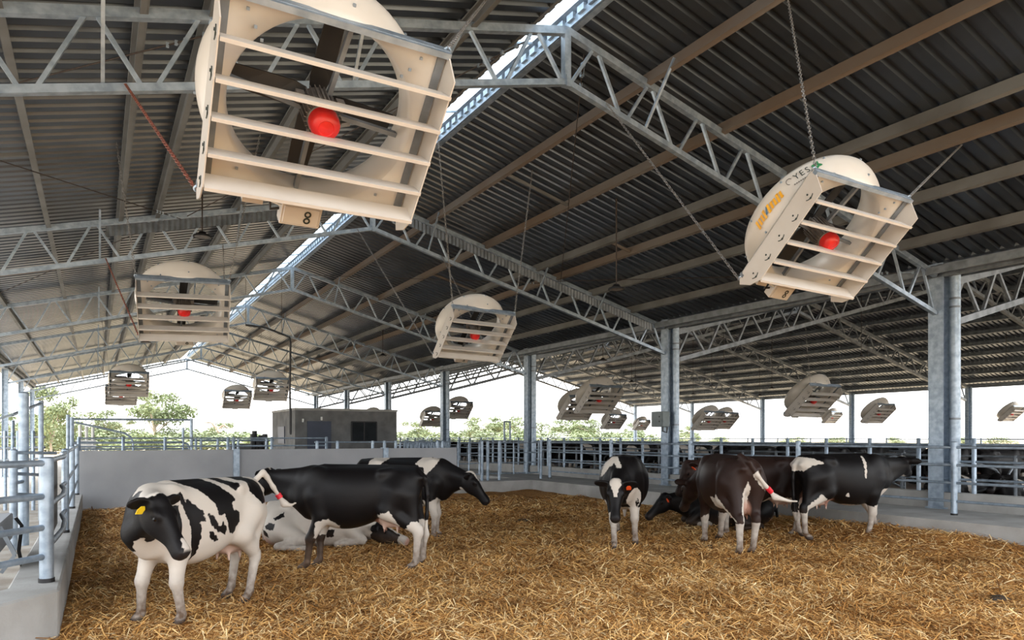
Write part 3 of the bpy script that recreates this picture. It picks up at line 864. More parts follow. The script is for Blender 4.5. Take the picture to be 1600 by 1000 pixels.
# ------------------------------------------------------------------ high-bay lamps on rods
def make_lamp():
    r = empty('pendant_lamp')
    m = MB(); m.lathe([(.10, 0), (.10, .06), (.05, .09), (.02, .17), (-.01, .175), (-.01, .15), (.01, .13), (.01, 0)], 24, 'z'); m.build('lamp_shade', BLACK, r, smooth=True)
    m = MB(); m.lathe([(-.005, .145), (-.012, .10), (-.012, 0)], 24, 'z'); m.build('lens', MOTOR, r, smooth=True)
    return r
lamp0 = make_lamp(); LN = [0]
def lamp(px, py, D, lab, group, fn, s=1.0):
    o = lamp0 if LN[0] == 0 else copy_tree(lamp0); LN[0] += 1
    p = at(px, py, D); o.location = p; o.scale = (s, s, s)
    tag(o, lab, 'lamp', group)
    m = MB(); top = fn(p.x) + .14
    m.tube([(p.x, p.y, p.z + .1 * s), (p.x, p.y, (p.z + top) / 2), (p.x, p.y, top)], [.012, .012, .02], 6)
    tag(m.build('lamp_chain', DARKROD), 'thin hanger above the ' + lab.replace('small ', '').replace('tiny ', ''), 'lamp hanger', 'lamp hangers')
gl = 'high-bay lamps of the main shed'
lamp(316, 370, 14.2, 'black high-bay lamp over the left side, below the corrugated strip', gl, under1)
lamp(963, 452, 14.6, 'black high-bay lamp over the middle of the right roof slope', gl, under1)
lamp(598, 556, 30, 'small black high-bay lamp above the grey building', gl, under1)
lamp(228, 535, 26, 'small black lamp just right of the second left fan\'s lower edge', gl, under1)
gl2 = 'high-bay lamps of the stall shed'
for i, (px, py, D) in enumerate([(942, 563, 30), (1112, 603, 42), (1131, 581, 34), (987, 597, 40), (993, 612, 46), (1083, 616, 47), (1206, 607, 44), (1187, 618, 48), (1346, 558, 30), (1355, 596, 40), (1572, 582, 36), (812, 584, 44)]):
    lamp(px, py, D, ['small black lamp above the large fan left of the cabinet', 'small lamp right of the second valley column', 'small lamp high up right of the second valley column', 'small lamp above and right of the fan left of the cabinet',
        'small lamp just left of the second valley column', 'tiny lamp low beside the second valley column', 'small lamp left above the largest stall fan', 'tiny lamp left of the largest stall fan', 'lamp highest above the fans left of the nearest valley column',
        'small lamp above the fan left of the nearest valley column', 'small lamp right of the nearest valley column', 'tiny lamp against the sky left of the third valley column'][i], gl2, under2 if at(px, py, D).x > XC + .3 else under1)

# black hose and cable drop in front of the grey building
pA = at(384, 508, 24); pB = at(440, 522, 24); pC = at(454, 535, 24); pD = at(453, 600, 24); pE = at(454, 680, 24)
m = MB(); m.tube([pA, at(415, 512, 24), pB, at(452, 527, 24), pC, pD, at(454, 679, 24)], .035, 8)
hose = m.build('hanging_hose', BLACK, smooth=True); tag(hose, 'black hose hanging from the roof in front of the small grey building', 'hose')
MB().tube([pB, Vector((pB.x, pB.y, under1(pB.x) + .14))], .008, 6).build('hanger', DARKROD, hose)
MB().tube([pA, Vector((pA.x, pA.y, under1(pA.x) + .14))], .008, 6).build('hanger', DARKROD, hose)
m = MB()
for i in range(9): m.lathe([(-.06, 0), (-.05, .045), (.05, .045), (.06, 0)], 8, 'z', c=tuple(at(454, 641 + 4.2 * i, 24)))
tag(m.build('cable_coil', BLACK, smooth=True), 'row of black couplings at the lower end of the hanging hose', 'couplings')['kind'] = 'stuff'
# tag(MB().tube([at(453, 345, 24), at(453, 430, 24), at(453, 535, 24)], .012, 6).build('support_cable', DARKROD), 'thin dark cable holding up the black hose', 'cable') if False else None

# grey switch cabinet on the second valley column
r = empty('switch_cabinet', at(1032, 655, 21.2)); tag(r, 'grey switch cabinet mounted on the second valley column', 'cabinet')
r.rotation_euler = (0, 0, 0)
m = MB(); m.box((0, 0, 0), (.28, .50, .46)); m.build('housing', GREYBOX, r, bevel=.01)
m = MB(); m.box((-.145, 0, 0), (.012, .46, .42)); dr = m.build('door', GREYBOX, r)
for z in (.07, -.07):
    m = MB(); m.box((-.156, -.12, z), (.014, .03, .045)); m.build('lock', BLACK, dr)
m = MB(); m.tube([(0, -.1, -.22), (0, -.1, -.36), (.06, -.2, -.40), (.08, -.2, -.24)], .025, 8); m.build('cable_loop', BLACK, r, smooth=True)
m = MB(); m.box((.17, 0, .12), (.10, .34, .05)); m.build('bracket', GALV, r)
m = MB(); m.box((.17, 0, -.12), (.10, .34, .05)); m.build('bracket', GALV, r)

# ------------------------------------------------------------------ pipe fences
def post(m, x, y, z0, z1, r=.045):
    m.tube([(x, y, z0), (x, y, z1 - .015), (x, y, z1)], [r, r, r * .7], 14); return m
def fence(name, posts, rail_z, lab, z0, z1, r=.045, rr=.024, cat='fence', rails=None, shoe=False):
    e_ = empty(name); tag(e_, lab, cat)
    for (x, y) in posts:
        p = post(MB(), x, y, z0, z1, r).build('post', GALV, e_, smooth=True)
        if shoe:
            MB().tube([(x, y, z0), (x, y, z0 + .035)], r * 1.12, 14).build('shoe', BLACK, p, smooth=True)
    for z in rail_z:
        pts = rails if rails else posts
        MB().tube([(x, y, z) for x, y in pts], rr, 10).build('rail', GALV, e_, smooth=True)
    return e_
XF = 13.75
fence('pipe_fence', [(XF, 20.9), (XF, 17.45), (XF, 14.05), (XF, 10.65), (XF, 7.25), (XF, 3.6)], [.66, 1.0, 1.33, 1.66], 'galvanised pipe fence standing on the right kerb of the straw pen', KZ, 1.77, .055, .026, shoe=True)
# stall front behind the upstand: posts every 1.1 m
pp = [(15.0, 8.63 - 1.1 + 1.1 * i) for i in range(-3, 34)]
e_ = empty('stall_front_fence'); tag(e_, 'long galvanised post and rail fence on the upstand behind the kerb', 'fence')
for i, (x, y) in enumerate(pp): post(MB(), x, y, .72, 1.83, .042).build('post', GALV, e_, smooth=True)
for z in (1.0, 1.36, 1.70): MB().tube([(15.0, pp[0][1], z), (15.0, pp[-1][1], z)], .024, 8).build('rail', GALV, e_, smooth=True)

# gates at the far right corner of the pen
def gate(name, a, b_, zs, z1, lab, uprights=2, z0=.45):
    a, b_ = Vector(a), Vector(b_); e_ = empty(name); tag(e_, lab, 'gate')
    for z in zs: MB().tube([(a.x, a.y, z), (b_.x, b_.y, z)], .022, 8).build('rail', GALV, e_, smooth=True)
    for i in range(uprights + 2):
        p = a.lerp(b_, i / (uprights + 1)); post(MB(), p.x, p.y, min(zs) - .04, max(zs) + .04, .024).build('upright', GALV, e_, smooth=True)
    return e_
def gpost(px, py, z0, z1, lab, r=.05):
    Y = 20.95; p = at(px, 683, Y / (CT - (px - 800) / FPX * ST)); e_ = post(MB(), p.x, p.y, z0 - .02, z1, r).build('gate_post', GALV, smooth=True)
    tag(e_, lab, 'post', 'round posts around the gates'); return p
g1 = gpost(753, 744, KZ, 1.72, 'round post at the free end of the left gate in the far corner')
g2 = gpost(762, 745, KZ, 1.72, 'round post immediately right of the left gate\'s end post')
g3 = gpost(780, 746, KZ, 1.72, 'round post standing alone between the two far corner gates')
g4 = gpost(845, 747, KZ, 1.76, 'thick round post at the hinge end of the right gate')
gate('yard_gate', (10.1, 20.75), (g1.x - .1, g1.y), [.62, .98, 1.32, 1.66], 1.7, 'galvanised gate joining the right end of the far pen wall', 1)
gate('yard_gate', (g2.x + .06, g2.y + .1), (g4.x - .1, g4.y), [.62, .98, 1.32, 1.66], 1.7, 'galvanised gate left of the right fence corner, before the third valley column', 3)
# posts and rail along the top of the far wall
e_ = empty('wall_top_rail'); tag(e_, 'thin pipe rail on posts behind the right half of the far pen wall', 'rail')
for px in (474, 509, 572, 594, 615, 697, 707):
    p = at(px, 690, 22.3); post(MB(), p.x, 20.95, 0.1, 1.74 + .0, .045).build('post', GALV, e_, smooth=True)
MB().tube([(at(474, 690, 22).x, 20.95, 1.70), (10.0, 20.95, 1.70)], .022, 8).build('rail', GALV, e_, smooth=True)
e_ = empty('wall_top_rail'); tag(e_, 'low pipe rail behind the left half of the far pen wall', 'rail')
for x in (-.4, .6, 1.6, 3.2, 3.35, 4.4, 6.0): post(MB(), x, 21.4, 0.1, 1.86, .04).build('post', GALV, e_, smooth=True)
for z in (1.6, 1.82): MB().tube([(-.4, 21.4, z), (6.0, 21.4, z)], .02, 8).build('rail', GALV, e_, smooth=True)

# left pipe fence: corner post on the kerb, curved rails to the next post, angled run towards the camera
cp = Vector((-.42, 8.2)); np_ = Vector((-.40, 12.3))
e_ = empty('pipe_fence'); tag(e_, 'thick galvanised pipe fence on the left kerb with curved corner rails', 'fence')
for (x, y, z1) in ((cp.x, cp.y, 1.66), (np_.x, np_.y, 1.68), (-.42, 16.4, 1.68), (-.42, 20.2, 1.68)):
    p = post(MB(), x, y, .45, z1, .062 if y < 9 else .05).build('post', GALV, e_, smooth=True)
    MB().tube([(x, y, .45), (x, y, .49)], .07 if y < 9 else .056, 14).build('shoe', BLACK, p, smooth=True)
far = cp + dv * 6.2
for z in (.70, .98, 1.28, 1.60):
    zz_ = z + .0
    MB().tube([(far.x, far.y, zz_), (cp.x, cp.y, zz_)], .032, 12).build('rail', GALV, e_, smooth=True)
for z in (.78, 1.18, 1.62):
    pts = [(cp.x, cp.y, z), (-.38, 8.9, z), (-.34, 9.8, z), (-.36, 10.8, z), (-.42, 11.6, z), (np_.x, np_.y, z), (-.42, 20.2, z)]
    MB().tube(pts, .028, 10).build('rail', GALV, e_, smooth=True)
# rubber sheet behind the curved rails
m = MB(); m.box((-.50, 10.4, 1.08), (.02, 3.5, .95)); struct(m.build('trim_5', CONC_DARK), 'grey sheet panel behind the curved fence rails', 'panel')

# gates and frames of the alley behind the left fence
e_ = empty('alley_gate_frame'); tag(e_, 'tall galvanised post with smaller posts and rails in the left alley', 'gate')
pt = at(37, 690, 11.5); pa = at(21, 700, 11.0); pb = at(64, 690, 15.0)
post(MB(), pt.x, pt.y, .1, at(37, 613, 11.5).z, .075).build('tall_post', GALV, e_, smooth=True)
post(MB(), pa.x, pa.y, .1, at(21, 702, 11.0).z, .055).build('post', GALV, e_, smooth=True)
post(MB(), pb.x, pb.y, .1, at(62, 626, 15.0).z, .05).build('post', GALV, e_, smooth=True)
for (y1_, y2_, xe) in ((707, 708, 88), (740, 742, 64), (772, 774, 64)): MB().tube([at(21, y1_, 11.0), at((21 + xe) / 2, (y1_ + y2_) / 2, 11.2), at(xe, y2_, 11.5)], .026, 8).build('rail', GALV, e_, smooth=True)
for y_ in (732, 755): MB().tube([at(24, y_, 11.1), at(40, y_ - 4, 11.6)], .03, 8).build('hinge', GALV, e_, smooth=True)
MB().tube([at(-30, 662, 13.0), at(20, 648, 13.0), at(64, 630, 15.0)], .03, 8).build('brace_pipe', GALV, e_, smooth=True)
e_ = empty('alley_fence'); tag(e_, 'low pipe fence across the left alley behind the tall post', 'fence')
for px in (-30, 8, 20, 28, 52): 
    p = at(px, 690, 17.0); post(MB(), p.x, p.y, .1, 2.0 + (.25 if px == 20 else 0), .04).build('post', GALV, e_, smooth=True)
for (y0_, y1_) in ((702, 699), (683, 683), (722, 716)): MB().tube([at(-60, y0_, 17.0), at(70, y1_, 17.0)], .03, 8).build('rail', GALV_DULL, e_, smooth=True)
# tipping trough behind the left fence
e_ = empty('tipping_trough', (-1.13, 9.9, 0), 0); tag(e_, 'grey tipping water trough behind the near left fence', 'trough')
m = MB(); m.prism([(-.36, .92), (.24, .92), (.24, .62), (-.06, .30), (-.36, .40)], 'y', -.75, .75); m.build('trough_body', WALLP, e_, bevel=.015)
m = MB(); m.bar((.25, -.72, .90), (.38, -.72, .60), .04, .04); m.build('tipping_arm', GALV_DULL, e_)
m = MB(); m.bar((.38, -.72, .60), (.26, -.72, .42), .035, .035); m.build('tipping_arm', GALV_DULL, e_)
MB().tube([(.20, -.8, .1), (.20, -.8, .95)], .035, 10).build('leg', GALV, e_, smooth=True)
MB().tube([(-.30, -.8, .1), (-.30, -.8, .6)], .035, 10).build('leg', GALV, e_, smooth=True)
MB().tube([(.3, .3, .9), (.36, .32, .8), (.33, .34, .5), (.36, .38, .3), (.3, .4, .12)], .02, 8).build('water_hose', BLACK, e_, smooth=True)

# ------------------------------------------------------------------ cattle: each body is one continuous skin
def v3(*a): return np.array(a, float)
def smin(a, b, k):
    h = np.clip(0.5 + 0.5 * (b - a) / k, 0, 1)
    return b + (a - b) * h - k * h * (1 - h)
def sd_cone(P, a, b, ra, rb):
    a, b = np.asarray(a, float), np.asarray(b, float)
    ba = b - a; h = np.clip(((P - a) @ ba) / (ba @ ba), 0, 1)
    return np.linalg.norm(P - a - h[:, None] * ba, axis=1) - (ra + (rb - ra) * h)
def sd_ell(P, c, r, M=None):
    q = P - np.asarray(c, float)
    if M is not None: q = q @ M                        # columns of M are the ellipsoid's axes
    r = np.asarray(r, float)
    k0 = np.linalg.norm(q / r, axis=1); k1 = np.linalg.norm(q / r ** 2, axis=1) + 1e-9
    return k0 * (k0 - 1) / k1
def sd_loft(P, tab, n=2.3):
    """trunk along x; rows (x, centre z, half height, half width)"""
    tab = np.array(tab, float); x = P[:, 0]
    xc = np.clip(x, tab[0, 0], tab[-1, 0])
    # smooth interpolation
    i = np.clip(np.searchsorted(tab[:, 0], xc) - 1, 0, len(tab) - 2)
    t = (xc - tab[i, 0]) / (tab[i + 1, 0] - tab[i, 0])
    d = np.gradient(tab[:, 1:], tab[:, 0], axis=0)
    hh = (tab[i + 1, 0] - tab[i, 0])[:, None]; t = t[:, None]
    v = ((2 * t ** 3 - 3 * t ** 2 + 1) * tab[i, 1:] + (t ** 3 - 2 * t ** 2 + t) * hh * d[i] + (-2 * t ** 3 + 3 * t ** 2) * tab[i + 1, 1:] + (t ** 3 - t ** 2) * hh * d[i + 1])
    zc, h, w = v[:, 0], np.maximum(v[:, 1], .01), np.maximum(v[:, 2], .01)
    f = ((np.abs(P[:, 1] / w) ** n + np.abs((P[:, 2] - zc) / h) ** n) ** (1 / n) - 1) * np.minimum(w, h)
    e = np.abs(x - xc)
    return np.where(e > 0, np.sqrt(np.maximum(f, 0) ** 2 + e ** 2) + np.minimum(f, 0) * 0, f)
def frame_x(d, up=(0, 0, 1)):
    x = np.asarray(d, float); x = x / np.linalg.norm(x); y = np.cross(up, x); y /= np.linalg.norm(y)
    return np.stack([x, y, np.cross(x, y)], 1)          # columns
HS = 1.12                                             # head size
HEAD = [(-.05, -.005, .055, .055), (0.0, -.005, .09, .095), (.07, -.03, .125, .112), (.14, -.045, .135, .112), (.21, -.045, .122, .098), (.29, -.035, .095, .074),
        (.37, -.028, .076, .062), (.44, -.028, .074, .066), (.50, -.032, .066, .064), (.535, -.036, .034, .036)]

def surface_nets(F, lo, hi, cell):
    n = np.ceil((hi - lo) / cell).astype(int) + 1
    ax = [lo[i] + cell * np.arange(n[i]) for i in range(3)]
    # coarse pass first, then only cells near the skin
    G = np.stack(np.meshgrid(*ax, indexing='ij'), -1)
    c = 4
    Gc = G[::c, ::c, ::c]; vc = F(Gc.reshape(-1, 3)).reshape(Gc.shape[:3])
    near = np.abs(vc) < cell * c * 1.9
    up = np.repeat(np.repeat(np.repeat(near, c, 0), c, 1), c, 2)[:n[0] + c, :n[1] + c, :n[2] + c]
    full = np.zeros(tuple(n), bool); s = [min(n[i], up.shape[i]) for i in range(3)]
    full[:s[0], :s[1], :s[2]] = up[:s[0], :s[1], :s[2]]
    for a_ in range(3): full |= np.roll(full, -(c - 1), a_) | np.roll(full, -c // 2, a_) | np.roll(full, c // 2, a_)
    sg = np.repeat(np.repeat(np.repeat(vc, c, 0), c, 1), c, 2)
    V = np.full(tuple(n), 1.0); V[:s[0], :s[1], :s[2]] = np.where(sg[:s[0], :s[1], :s[2]] > 0, 1.0, -1.0)
    V[full] = F(G[full])
    S = V < 0
    # cells with mixed corners
    corners = [(i, j, k) for i in (0, 1) for j in (0, 1) for k in (0, 1)]
    cnt = sum(S[i:n[0] - 1 + i, j:n[1] - 1 + j, k:n[2] - 1 + k].astype(int) for i, j, k in corners)
    act = (cnt > 0) & (cnt < 8)
    ids = np.full(act.shape, -1); ids[act] = np.arange(act.sum())
    A = np.argwhere(act)
    acc = np.zeros((len(A), 3)); num = np.zeros(len(A))
    for i, a in enumerate(corners):
        for b in corners[i + 1:]:
            if sum(abs(p - q) for p, q in zip(a, b)) != 1: continue
            va = V[A[:, 0] + a[0], A[:, 1] + a[1], A[:, 2] + a[2]]; vb = V[A[:, 0] + b[0], A[:, 1] + b[1], A[:, 2] + b[2]]
            cr = (va < 0) != (vb < 0); t = np.where(cr, va / np.where(cr, va - vb, 1), 0)[:, None]
            p = np.array(a) + t * (np.array(b) - np.array(a)); acc[cr] += p[cr]; num[cr] += 1
    verts = lo + cell * (A + acc / num[:, None])
    quads = []
    for d in range(3):
        e1, e2 = [(1, 2), (2, 0), (0, 1)][d]
        sl0 = [slice(None)] * 3; sl1 = [slice(None)] * 3; sl0[d] = slice(0, n[d] - 1); sl1[d] = slice(1, n[d])
        a_, b_ = S[tuple(sl0)], S[tuple(sl1)]
        E = np.argwhere(a_ != b_)
        E = E[(E[:, e1] > 0) & (E[:, e2] > 0) & (E[:, e1] < n[e1] - 1) & (E[:, e2] < n[e2] - 1)]
        def cid(o1, o2):
            q = E.copy(); q[:, e1] -= o1; q[:, e2] -= o2; return ids[q[:, 0], q[:, 1], q[:, 2]]
        Q = np.stack([cid(1, 1), cid(0, 1), cid(0, 0), cid(1, 0)], 1)
        flip = ~a_[E[:, 0], E[:, 1], E[:, 2]]
        Q[flip] = Q[flip][:, ::-1]
        quads.append(Q[(Q >= 0).all(1)])
    return verts, np.concatenate(quads)

def poly_sd(X, Z, poly):
    """signed distance to a 2D polygon, negative inside"""
    p = np.array(poly, float); q = np.roll(p, -1, 0)
    d = np.full(len(X), 1e9); ins = np.zeros(len(X), bool)
    for (ax, az), (bx, bz) in zip(p, q):
        ex, ez = bx - ax, bz - az; t = np.clip(((X - ax) * ex + (Z - az) * ez) / (ex * ex + ez * ez + 1e-12), 0, 1)
        d = np.minimum(d, np.hypot(X - ax - t * ex, Z - az - t * ez))
        c = ((az > Z) != (bz > Z)) & (X < ex * (Z - az) / (ez if ez else 1e-12) + ax); ins ^= c
    return np.where(ins, -d, d)

def coat(name, dark, white=srgb(206, 197, 186), tan=srgb(186, 150, 120)):
    m = bpy.data.materials.new(name); m.use_nodes = True
    nt = m.node_tree; b = nt.nodes['Principled BSDF']
    b.inputs['Roughness'].default_value = 0.48; b.inputs['Specular IOR Level'].default_value = 0.22
    b.inputs['Sheen Weight'].default_value = 0.0
    def attr(n):
        a = nt.nodes.new('ShaderNodeAttribute'); a.attribute_name = n; return a.outputs['Fac']
    tcx = nt.nodes.new('ShaderNodeTexCoord'); nz = nt.nodes.new('ShaderNodeTexNoise'); nz.inputs['Scale'].default_value = 22; nz.inputs['Detail'].default_value = 5
    nt.links.new(tcx.outputs['Object'], nz.inputs['Vector'])
    def math_(op, a, b_):
        k = nt.nodes.new('ShaderNodeMath'); k.operation = op
        for i, x in enumerate((a, b_)):
            if isinstance(x, (int, float)): k.inputs[i].default_value = x
            else: nt.links.new(x, k.inputs[i])
        return k.outputs[0]
    def mixc(f, a, b_):
        k = nt.nodes.new('ShaderNodeMix'); k.data_type = 'RGBA'
        if isinstance(f, float): k.inputs[0].default_value = f
        else: nt.links.new(f, k.inputs[0])
        for i, x in ((6, a), (7, b_)):
            if isinstance(x, tuple): k.inputs[i].default_value = x
            else: nt.links.new(x, k.inputs[i])
        return k.outputs[2]
    nzc = math_('MULTIPLY', math_('SUBTRACT', nz.outputs[0], 0.5), 0.06)
    edge = math_('ADD', attr('patch'), nzc)                                 # metres to the nearest marking edge
    f = nt.nodes.new('ShaderNodeMapRange'); f.inputs['From Min'].default_value = -0.004; f.inputs['From Max'].default_value = 0.004
    nt.links.new(edge, f.inputs['Value'])
    n3 = nt.nodes.new('ShaderNodeTexNoise'); n3.inputs['Scale'].default_value = 5; n3.inputs['Detail'].default_value = 4
    nt.links.new(tcx.outputs['Object'], n3.inputs['Vector'])
    wv = mixc(n3.outputs[0], white, tuple(c * .86 for c in white[:3]) + (1,))
    dk = mixc(n3.outputs[0], dark, tuple(c * .6 for c in dark[:3]) + (1,))
    col = mixc(f.outputs[0], wv, dk)
    col = mixc(attr('skin'), col, srgb(196, 150, 132))
    n4 = nt.nodes.new('ShaderNodeTexNoise'); n4.inputs['Scale'].default_value = 14; n4.inputs['Detail'].default_value = 6
    nt.links.new(tcx.outputs['Object'], n4.inputs['Vector'])
    dirt = math_('MULTIPLY', attr('dirt'), math_('MULTIPLY', n4.outputs[0], 1.7))
    col = mixc(dirt, col, srgb(92, 72, 56))
    col = mixc(attr('hoof'), col, srgb(66, 56, 50))
    col = mixc(attr('nose'), col, srgb(34, 30, 30))
    nt.links.new(col, b.inputs['Base Color'])
    nb = nt.nodes.new('ShaderNodeTexNoise'); nb.inputs['Scale'].default_value = 55; nb.inputs['Detail'].default_value = 3
    mpn = nt.nodes.new('ShaderNodeMapping'); mpn.inputs['Scale'].default_value = (0.35, 1, 1)
    nt.links.new(tcx.outputs['Object'], mpn.inputs[0]); nt.links.new(mpn.outputs[0], nb.inputs['Vector'])
    bp = nt.nodes.new('ShaderNodeBump'); bp.inputs['Strength'].default_value = 0.12; bp.inputs['Distance'].default_value = 0.01
    nt.links.new(nb.outputs[0], bp.inputs['Height']); nt.links.new(bp.outputs[0], b.inputs['Normal'])
    return m
COAT_BLACK = coat('black_white_coat', srgb(17, 14, 15))
COAT_BROWN = coat('dark_brown_coat', srgb(50, 34, 29))
EYEM = mat('dark_eye', srgb(18, 14, 14), srgb(14, 10, 10), 0.12, 0, 8)

STAND = [(-.90, 1.20, .07, .06), (-.86, 1.17, .17, .15), (-.74, 1.13, .255, .24), (-.58, 1.095, .305, .28), (-.40, 1.06, .34, .295), (-.18, 1.005, .395, .33),
         (.08, .97, .43, .34), (.32, .975, .42, .31), (.52, 1.01, .38, .25), (.67, 1.03, .315, .20), (.79, 1.03, .22, .145), (.86, 1.02, .10, .07)]
LIE = [(-.92, .42, .12, .10), (-.86, .40, .26, .22), (-.70, .39, .345, .30), (-.45, .39, .355, .34), (-.15, .375, .37, .37), (.12, .375, .385, .37),
       (.36, .39, .385, .33), (.56, .42, .36, .26), (.70, .45, .30, .20), (.80, .46, .21, .14), (.86, .46, .10, .07)]

def cow_sdf(c):
    """signed distance of the whole animal in its own frame: x to the head, y to its left, z up"""
    lying = c.get('lying', False)
    pts = c['_pts'] = {}
    poll = v3(*c.get('poll', (1.18, 0, 1.34))); mz = v3(*c.get('muzzle', (.86, 0, -.5))); mz = mz / np.linalg.norm(mz)
    up = v3(*c.get('headup', (0, 0, 1))); HM = frame_x(mz, up); pts['poll'] = poll; pts['HM'] = HM
    base = v3(.60, 0, 1.16) if not lying else v3(.60, 0, .56)
    def F(P):
        k = .07
        wd = c.get('wide', 1.0); d = sd_loft(P, [(x_, z_, h_, w_ * wd) for x_, z_, h_, w_ in (LIE if lying else STAND)])
        dz = -.60 if lying else 0
        if not lying:
            d = smin(d, sd_cone(P, (-.80, 0, 1.345), (.45, 0, 1.375), .03, .035), .07)              # spine
            for s in (-1, 1):
                d = smin(d, sd_cone(P, (-.48, s * .19, 1.315), (-.37, s * .225, 1.30), .05, .055), .07)                  # hook bones
                d = smin(d, sd_ell(P, (-.86, s * .115, 1.235), (.06, .05, .05)), .06)                  # pin bones
                d = smin(d, sd_ell(P, (.50, s * .15, 1.12), (.17, .10, .27)), .07)                    # shoulder blade
            d = smin(d, sd_cone(P, (.80, 0, .92), (.66, 0, .76), .10, .09), .08)                       # brisket
        else:
            d = smin(d, sd_cone(P, (-.80, 0, .72), (.45, 0, .74), .03, .04), .07)
            for s in (-1, 1):
                d = smin(d, sd_cone(P, (-.48, s * .2, .69), (-.38, s * .23, .68), .05, .055), .07)
                d = smin(d, sd_ell(P, (.50, s * .17, .52), (.18, .10, .24)), .08)
            d = smin(d, sd_cone(P, (.80, 0, .34), (.62, 0, .2), .12, .12), .08)
        # neck
        th = poll + HM @ v3(.10, 0, -.12); mid = (base + poll) / 2 + v3(0, 0, .0)
        nb = base + v3(.02, 0, -.0); lo_ = base + v3(.12, 0, -.20); hi_ = base + v3(.02, 0, .10)
        side = frame_x(poll - base)
        nk = sd_cone(P, hi_, poll + HM @ v3(-.01, 0, -.02), .13, .078)
        nk = smin(nk, sd_cone(P, nb, poll + HM @ v3(.03, 0, -.06), .17, .10), .06)
        nk = smin(nk, sd_cone(P, lo_, th, .155, .07), .08)
        d = smin(d, nk, .09)
        # legs
        if not lying:
            for s, nm in ((1, 'fl'), (-1, 'fr')):
                f = v3(*c.get(nm, (.50, s * .17, 0))); f[2] = 0
                knee = v3(.50, s * .165, .0) * .5 + f * .5 + v3(.015, 0, .42); elb = v3(.44, s * .175, .74)
                fet = f + (knee - f) * .24 * v3(1, 1, 1) + v3(-.01, 0, .0)
                kn2 = knee + v3(0, 0, .0)
                if nm in c.get('bent', ()): pass
                d = smin(d, sd_cone(P, (.52, s * .16, .98), elb, .14, .105), .08)
                d = smin(d, sd_cone(P, elb, kn2, .10, .062), .06)
                L = sd_ell(P, kn2, (.066, .06, .08))
                L = smin(L, sd_cone(P, kn2, fet, .054, .041), .03)
                L = smin(L, sd_ell(P, fet, (.047, .045, .05)), .02)
                L = smin(L, sd_cone(P, fet, f + v3(.02, 0, .06), .040, .043), .02)
                L = smin(L, np.maximum(sd_cone(P, f + v3(.03, 0, .055), f + v3(.05, 0, .03), .052, .056), -P[:, 2] + .0), .015)
                d = smin(d, L, .03)
            for s, nm in ((1, 'hl'), (-1, 'hr')):
                f = v3(*c.get(nm, (-.66, s * .17, 0))); f[2] = 0
                base_f = v3(-.66, s * .17, 0); o = f - base_f
                stif = v3(-.43, s * .215, .80) + o * .2; hock = v3(-.785, s * .165, .50) + o * .62; fet = f + v3(-.055, 0, .125) + (o * -.05)
                d = smin(d, sd_ell(P, (-.60, s * .165, 1.02), (.22, .12, .27)), .08)
                d = smin(d, sd_cone(P, (-.55, s * .17, 1.02), stif, .19, .125), .09)
                d = smin(d, sd_cone(P, (-.72, s * .15, .98), hock + v3(.06, 0, .14), .13, .07), .08)
                d = smin(d, sd_cone(P, stif, hock + v3(.02, 0, .04), .12, .065), .06)
                L = sd_ell(P, hock, (.072, .056, .085))
                L = smin(L, sd_ell(P, hock + v3(-.035, 0, .06), (.032, .026, .05)), .03)
                L = smin(L, sd_cone(P, hock + v3(.01, 0, -.03), fet, .055, .042), .03)
                L = smin(L, sd_ell(P, fet, (.048, .045, .052)), .02)
                L = smin(L, sd_cone(P, fet, f + v3(.0, 0, .06), .040, .043), .02)
                L = smin(L, np.maximum(sd_cone(P, f + v3(.01, 0, .055), f + v3(.04, 0, .03), .052, .056), -P[:, 2]), .015)
                d = smin(d, L, .03)
            us = c.get('udder', 1.0)
            d = smin(d, sd_ell(P, (-.46, 0, .70), (.20 * us, .15 * us, .155 * us)), .06)
            d = smin(d, sd_ell(P, (-.62, 0, .76), (.10 * us, .12 * us, .16 * us)), .06)
            for tx in (-.38, -.56):
                for ty in (-.075, .075): d = smin(d, sd_cone(P, (tx, ty, .60), (tx, ty * 1.1, .50 + .03 * (1 - us)), .024, .016), .025)
        else:
            ls = c.get('leg_side', 1)
            for s in (1, -1):
                # folded fore legs
                d = smin(d, sd_cone(P, (.50, s * .2, .36), (.78, s * .23, .13), .12, .075), .06)
                d = smin(d, sd_cone(P, (.78, s * .23, .12), (.44, s * .24, .07), .066, .05), .03)
                d = smin(d, sd_cone(P, (.44, s * .24, .07), (.36, s * .22, .05), .055, .05), .02)
            # hind leg out to one side
            d = smin(d, sd_ell(P, (-.55, ls * .28, .34), (.26, .17, .26)), .08)
            d = smin(d, sd_cone(P, (-.50, ls * .34, .32), (-.16, ls * .46, .17), .17, .11), .07)
            d = smin(d, sd_cone(P, (-.16, ls * .46, .15), (-.50, ls * .58, .08), .09, .062), .05)
            d = smin(d, sd_cone(P, (-.50, ls * .58, .07), (-.12, ls * .64, .055), .052, .043), .03)
            d = smin(d, sd_cone(P, (-.12, ls * .64, .055), (-.02, ls * .65, .05), .05, .052), .02)
            d = smin(d, sd_cone(P, (-.6, -ls * .25, .25), (-.2, -ls * .36, .12), .16, .09), .07)
            d = smin(d, sd_ell(P, (-.62, ls * .12, .2), (.22, .2, .17)), .06)
        # head in its own frame
        Q = (P - poll) @ HM
        Q = Q / HS
        h = sd_loft(Q, HEAD, 2.5)
        h = smin(h, sd_ell(Q, (.02, 0, .075), (.07, .06, .035)), .04)                   # poll
